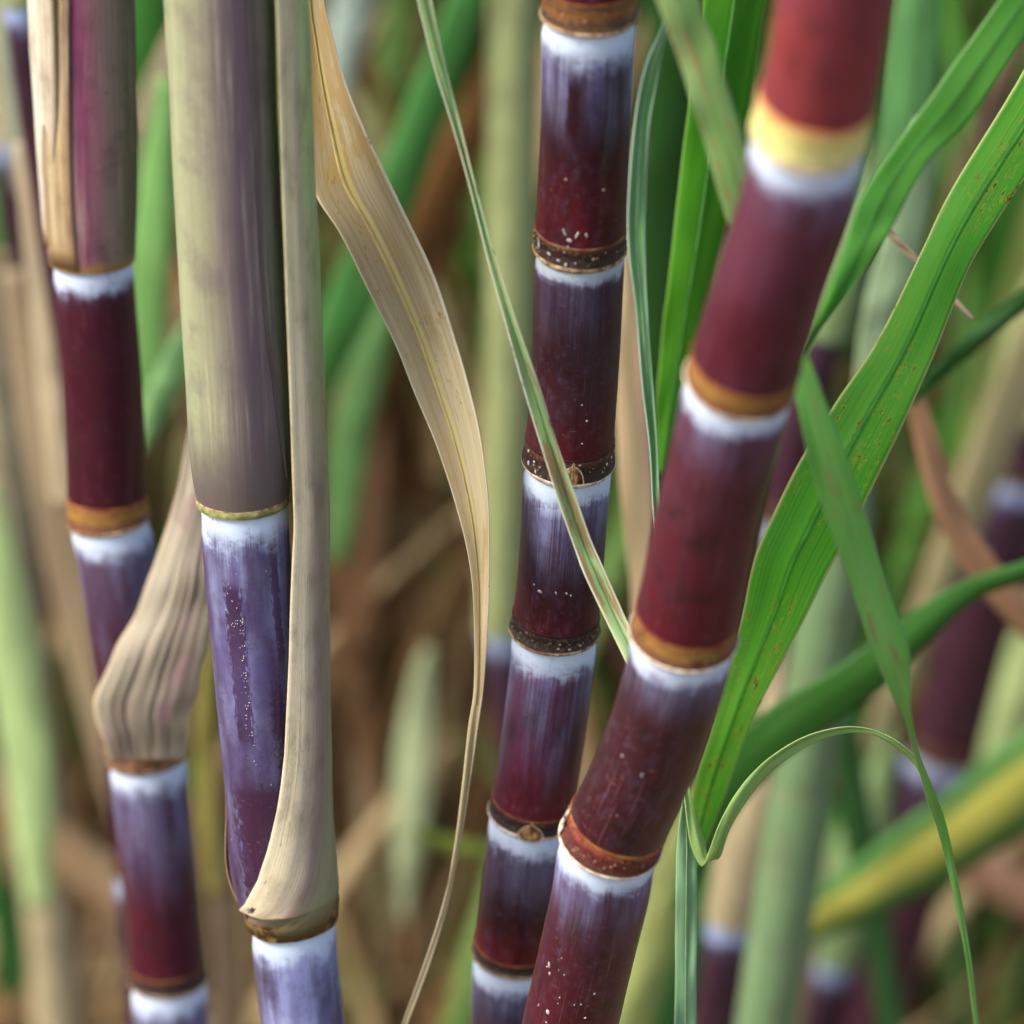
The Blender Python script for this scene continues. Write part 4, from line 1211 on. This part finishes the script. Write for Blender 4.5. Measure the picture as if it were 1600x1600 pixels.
def far_leaf(V, F, FM, U):
    Y = rn.uniform(2.95, 4.2) if rn.random() < 0.45 else rn.uniform(3.8, 8.5)
    w = 0.14 * Y + 0.6
    x = rn.uniform(-w, w)
    z = rn.uniform(0.02, 1.35)
    hz = z / 2.0
    p = Vector((x, Y, z))
    a = rn.uniform(0, 2 * math.pi)
    d = Vector((rn.choice((1, 1, 1, -1)) * rn.uniform(0.05, 0.75), math.sin(a) * 0.25, rn.uniform(0.6, 1.0))).normalized()
    if rn.random() < 0.35: d = -d
    L = rn.uniform(0.5, 1.1)
    wd = rn.uniform(0.007, 0.019)
    n = 8
    side = d.cross(Vector((rn.uniform(-1, 1), -1, rn.uniform(-0.4, 0.4)))).normalized()
    green = rn.random() < (0.08 + 0.7 * min(1, max(0, (z - 0.25) / 0.55)))
    mi = rn.choice((0, 0, 1, 4, 4)) if green else rn.choice((2, 5, 5, 3))
    k = len(V)
    for i in range(n + 1):
        t = i / n
        hw = wd * (0.25 + 0.75 * math.sin(math.pi * min(1, t * 0.8 + 0.12))) * (1 - t ** 4)
        q = d.cross(side)
        V.append(p - side * hw + q * hw * 0.3); V.append(p.copy()); V.append(p + side * hw + q * hw * 0.3)
        for j in range(3): U.append((j / 2, t * L))
        d = (d + Vector((0, 0, -0.09))).normalized()
        p = p + d * (L / n)
        if p.z < 0.01: p.z = 0.01
    for i in range(n):
        for j in range(2):
            a_ = k + i * 3 + j
            F.append((a_, a_ + 1, a_ + 4, a_ + 3)); FM.append(mi)


def near_leaf(V, F, FM, U):
    Y = rn.uniform(2.9, 3.9)
    px, py = rn.uniform(-200, 1800), rn.uniform(-300, 1900)
    p = PY(px, py, Y / DEPTH)
    k0 = len(V)
    up = rn.random() < 0.6
    d = Vector((rn.gauss(0.12, 0.22), rn.gauss(0, 0.15), 1.0 if up else -1.0)).normalized()
    L = rn.uniform(0.25, 0.6)
    wd = rn.uniform(0.003, 0.010)
    side = d.cross(Vector((rn.uniform(-1, 1), -1, rn.uniform(-0.3, 0.3)))).normalized()
    gp = 0.55 - 0.48 * min(1, max(0, py / 1600)) + (0.22 if px > 1000 else 0.0)
    mi = rn.choice((0, 1, 1, 4)) if rn.random() < gp else rn.choice((2, 3, 5, 3, 5))
    n = 8
    for i in range(n + 1):
        t = i / n
        hw = wd * (0.3 + 0.7 * math.sin(math.pi * min(1, t * 0.8 + 0.12))) * (1 - t ** 4)
        q = d.cross(side)
        V.append(p - side * hw + q * hw * 0.3); V.append(p.copy()); V.append(p + side * hw + q * hw * 0.3)
        for j in range(3): U.append((j / 2, t * L))
        d = (d + Vector((rn.gauss(0, 0.03), 0, -0.07))).normalized()
        p = p + d * (L / n)
        if p.z < 0.01: p.z = 0.01
    for i in range(n):
        for j in range(2):
            a_ = k0 + i * 3 + j
            F.append((a_, a_ + 1, a_ + 4, a_ + 3)); FM.append(mi)


def foliage(V, F, FM, U):
    (near_leaf if rn.random() < 0.42 else far_leaf)(V, F, FM, U)


mass("thicket_foliage", 5200, foliage, MG, "blurred mass of green and dead cane leaves filling the background")

MS = [rind_mat(501, dark=S(70, 34, 48), red=S(74, 34, 44), purple=S(82, 66, 92), bs=0.7, bloom=0.06, specks=0), plain_mat("far_sheath", S(180, 172, 120), S(140, 136, 92), 30, 0.6), plain_mat("far_dry_sheath", S(170, 138, 96), S(120, 92, 62), 30, 0.7)]


def far_stalk(V, F, FM, U):
    Y = rn.uniform(3.4, 9.0)
    w = 0.14 * Y + 0.6
    x = rn.uniform(-w, w)
    R = rn.uniform(0.013, 0.019)
    base = Vector((x, Y, -0.02))
    d = Vector((rn.uniform(-0.16, 0.16), rn.uniform(-0.1, 0.1), 1)).normalized()
    H = rn.uniform(1.5, 2.3)
    seg = rn.uniform(0.09, 0.13)
    n = int(H / seg)
    shift = rn.random()
    for s in range(n):
        mi = (0 if s / n < 0.25 and shift < 0.4 else (1 if (shift > 0.5) != (rn.random() < 0.2) else 2))
        k = len(V)
        for q, rr in ((0, 1.04), (0.04, 0.96), (0.5, 0.97), (1.0, 0.97)):
            c = base + d * (seg * (s + q))
            for j in range(8):
                a = 2 * math.pi * j / 8
                V.append(c + Vector((math.cos(a) * R * rr, math.sin(a) * R * rr, 0)))
                U.append((a * R, seg * (1 - q)))
        for i in range(3):
            for j in range(8):
                F.append((k + i * 8 + j, k + i * 8 + (j + 1) % 8, k + (i + 1) * 8 + (j + 1) % 8, k + (i + 1) * 8 + j)); FM.append(mi)


mass("thicket_stalks", 110, far_stalk, MS, "blurred crowd of far cane stalks behind the traced ones")


def litter(V, F, FM, U):
    Y = rn.uniform(1.3, 7.0)
    w = 0.17 * Y + 0.6
    p = Vector((rn.uniform(-w, w), Y, rn.uniform(0.004, 0.05)))
    a = rn.uniform(0, 2 * math.pi)
    d = Vector((math.cos(a), math.sin(a), 0))
    sd = Vector((-d.y, d.x, rn.uniform(-0.5, 0.5))).normalized()
    L = rn.uniform(0.25, 0.8)
    hw0 = rn.uniform(0.006, 0.018)
    k = len(V)
    n = 6
    cv = rn.uniform(-0.25, 0.25)
    mi = rn.choice((2, 2, 3, 3, 3))
    for i in range(n + 1):
        t = i / n
        hw = hw0 * (1 - 0.8 * t)
        V.append(p - sd * hw); V.append(p + sd * hw)
        U.append((0, t * L)); U.append((1, t * L))
        d = (d + Vector((-d.y, d.x, 0)) * cv).normalized()
        p = p + d * (L / n) + Vector((0, 0, rn.uniform(-0.012, 0.02)))
        p.z = max(0.003, p.z)
    for i in range(n):
        F.append((k + 2 * i, k + 2 * i + 1, k + 2 * i + 3, k + 2 * i + 2)); FM.append(mi)


mass("leaf_litter", 1500, litter, MG, "dead cane leaves strewn over the soil")
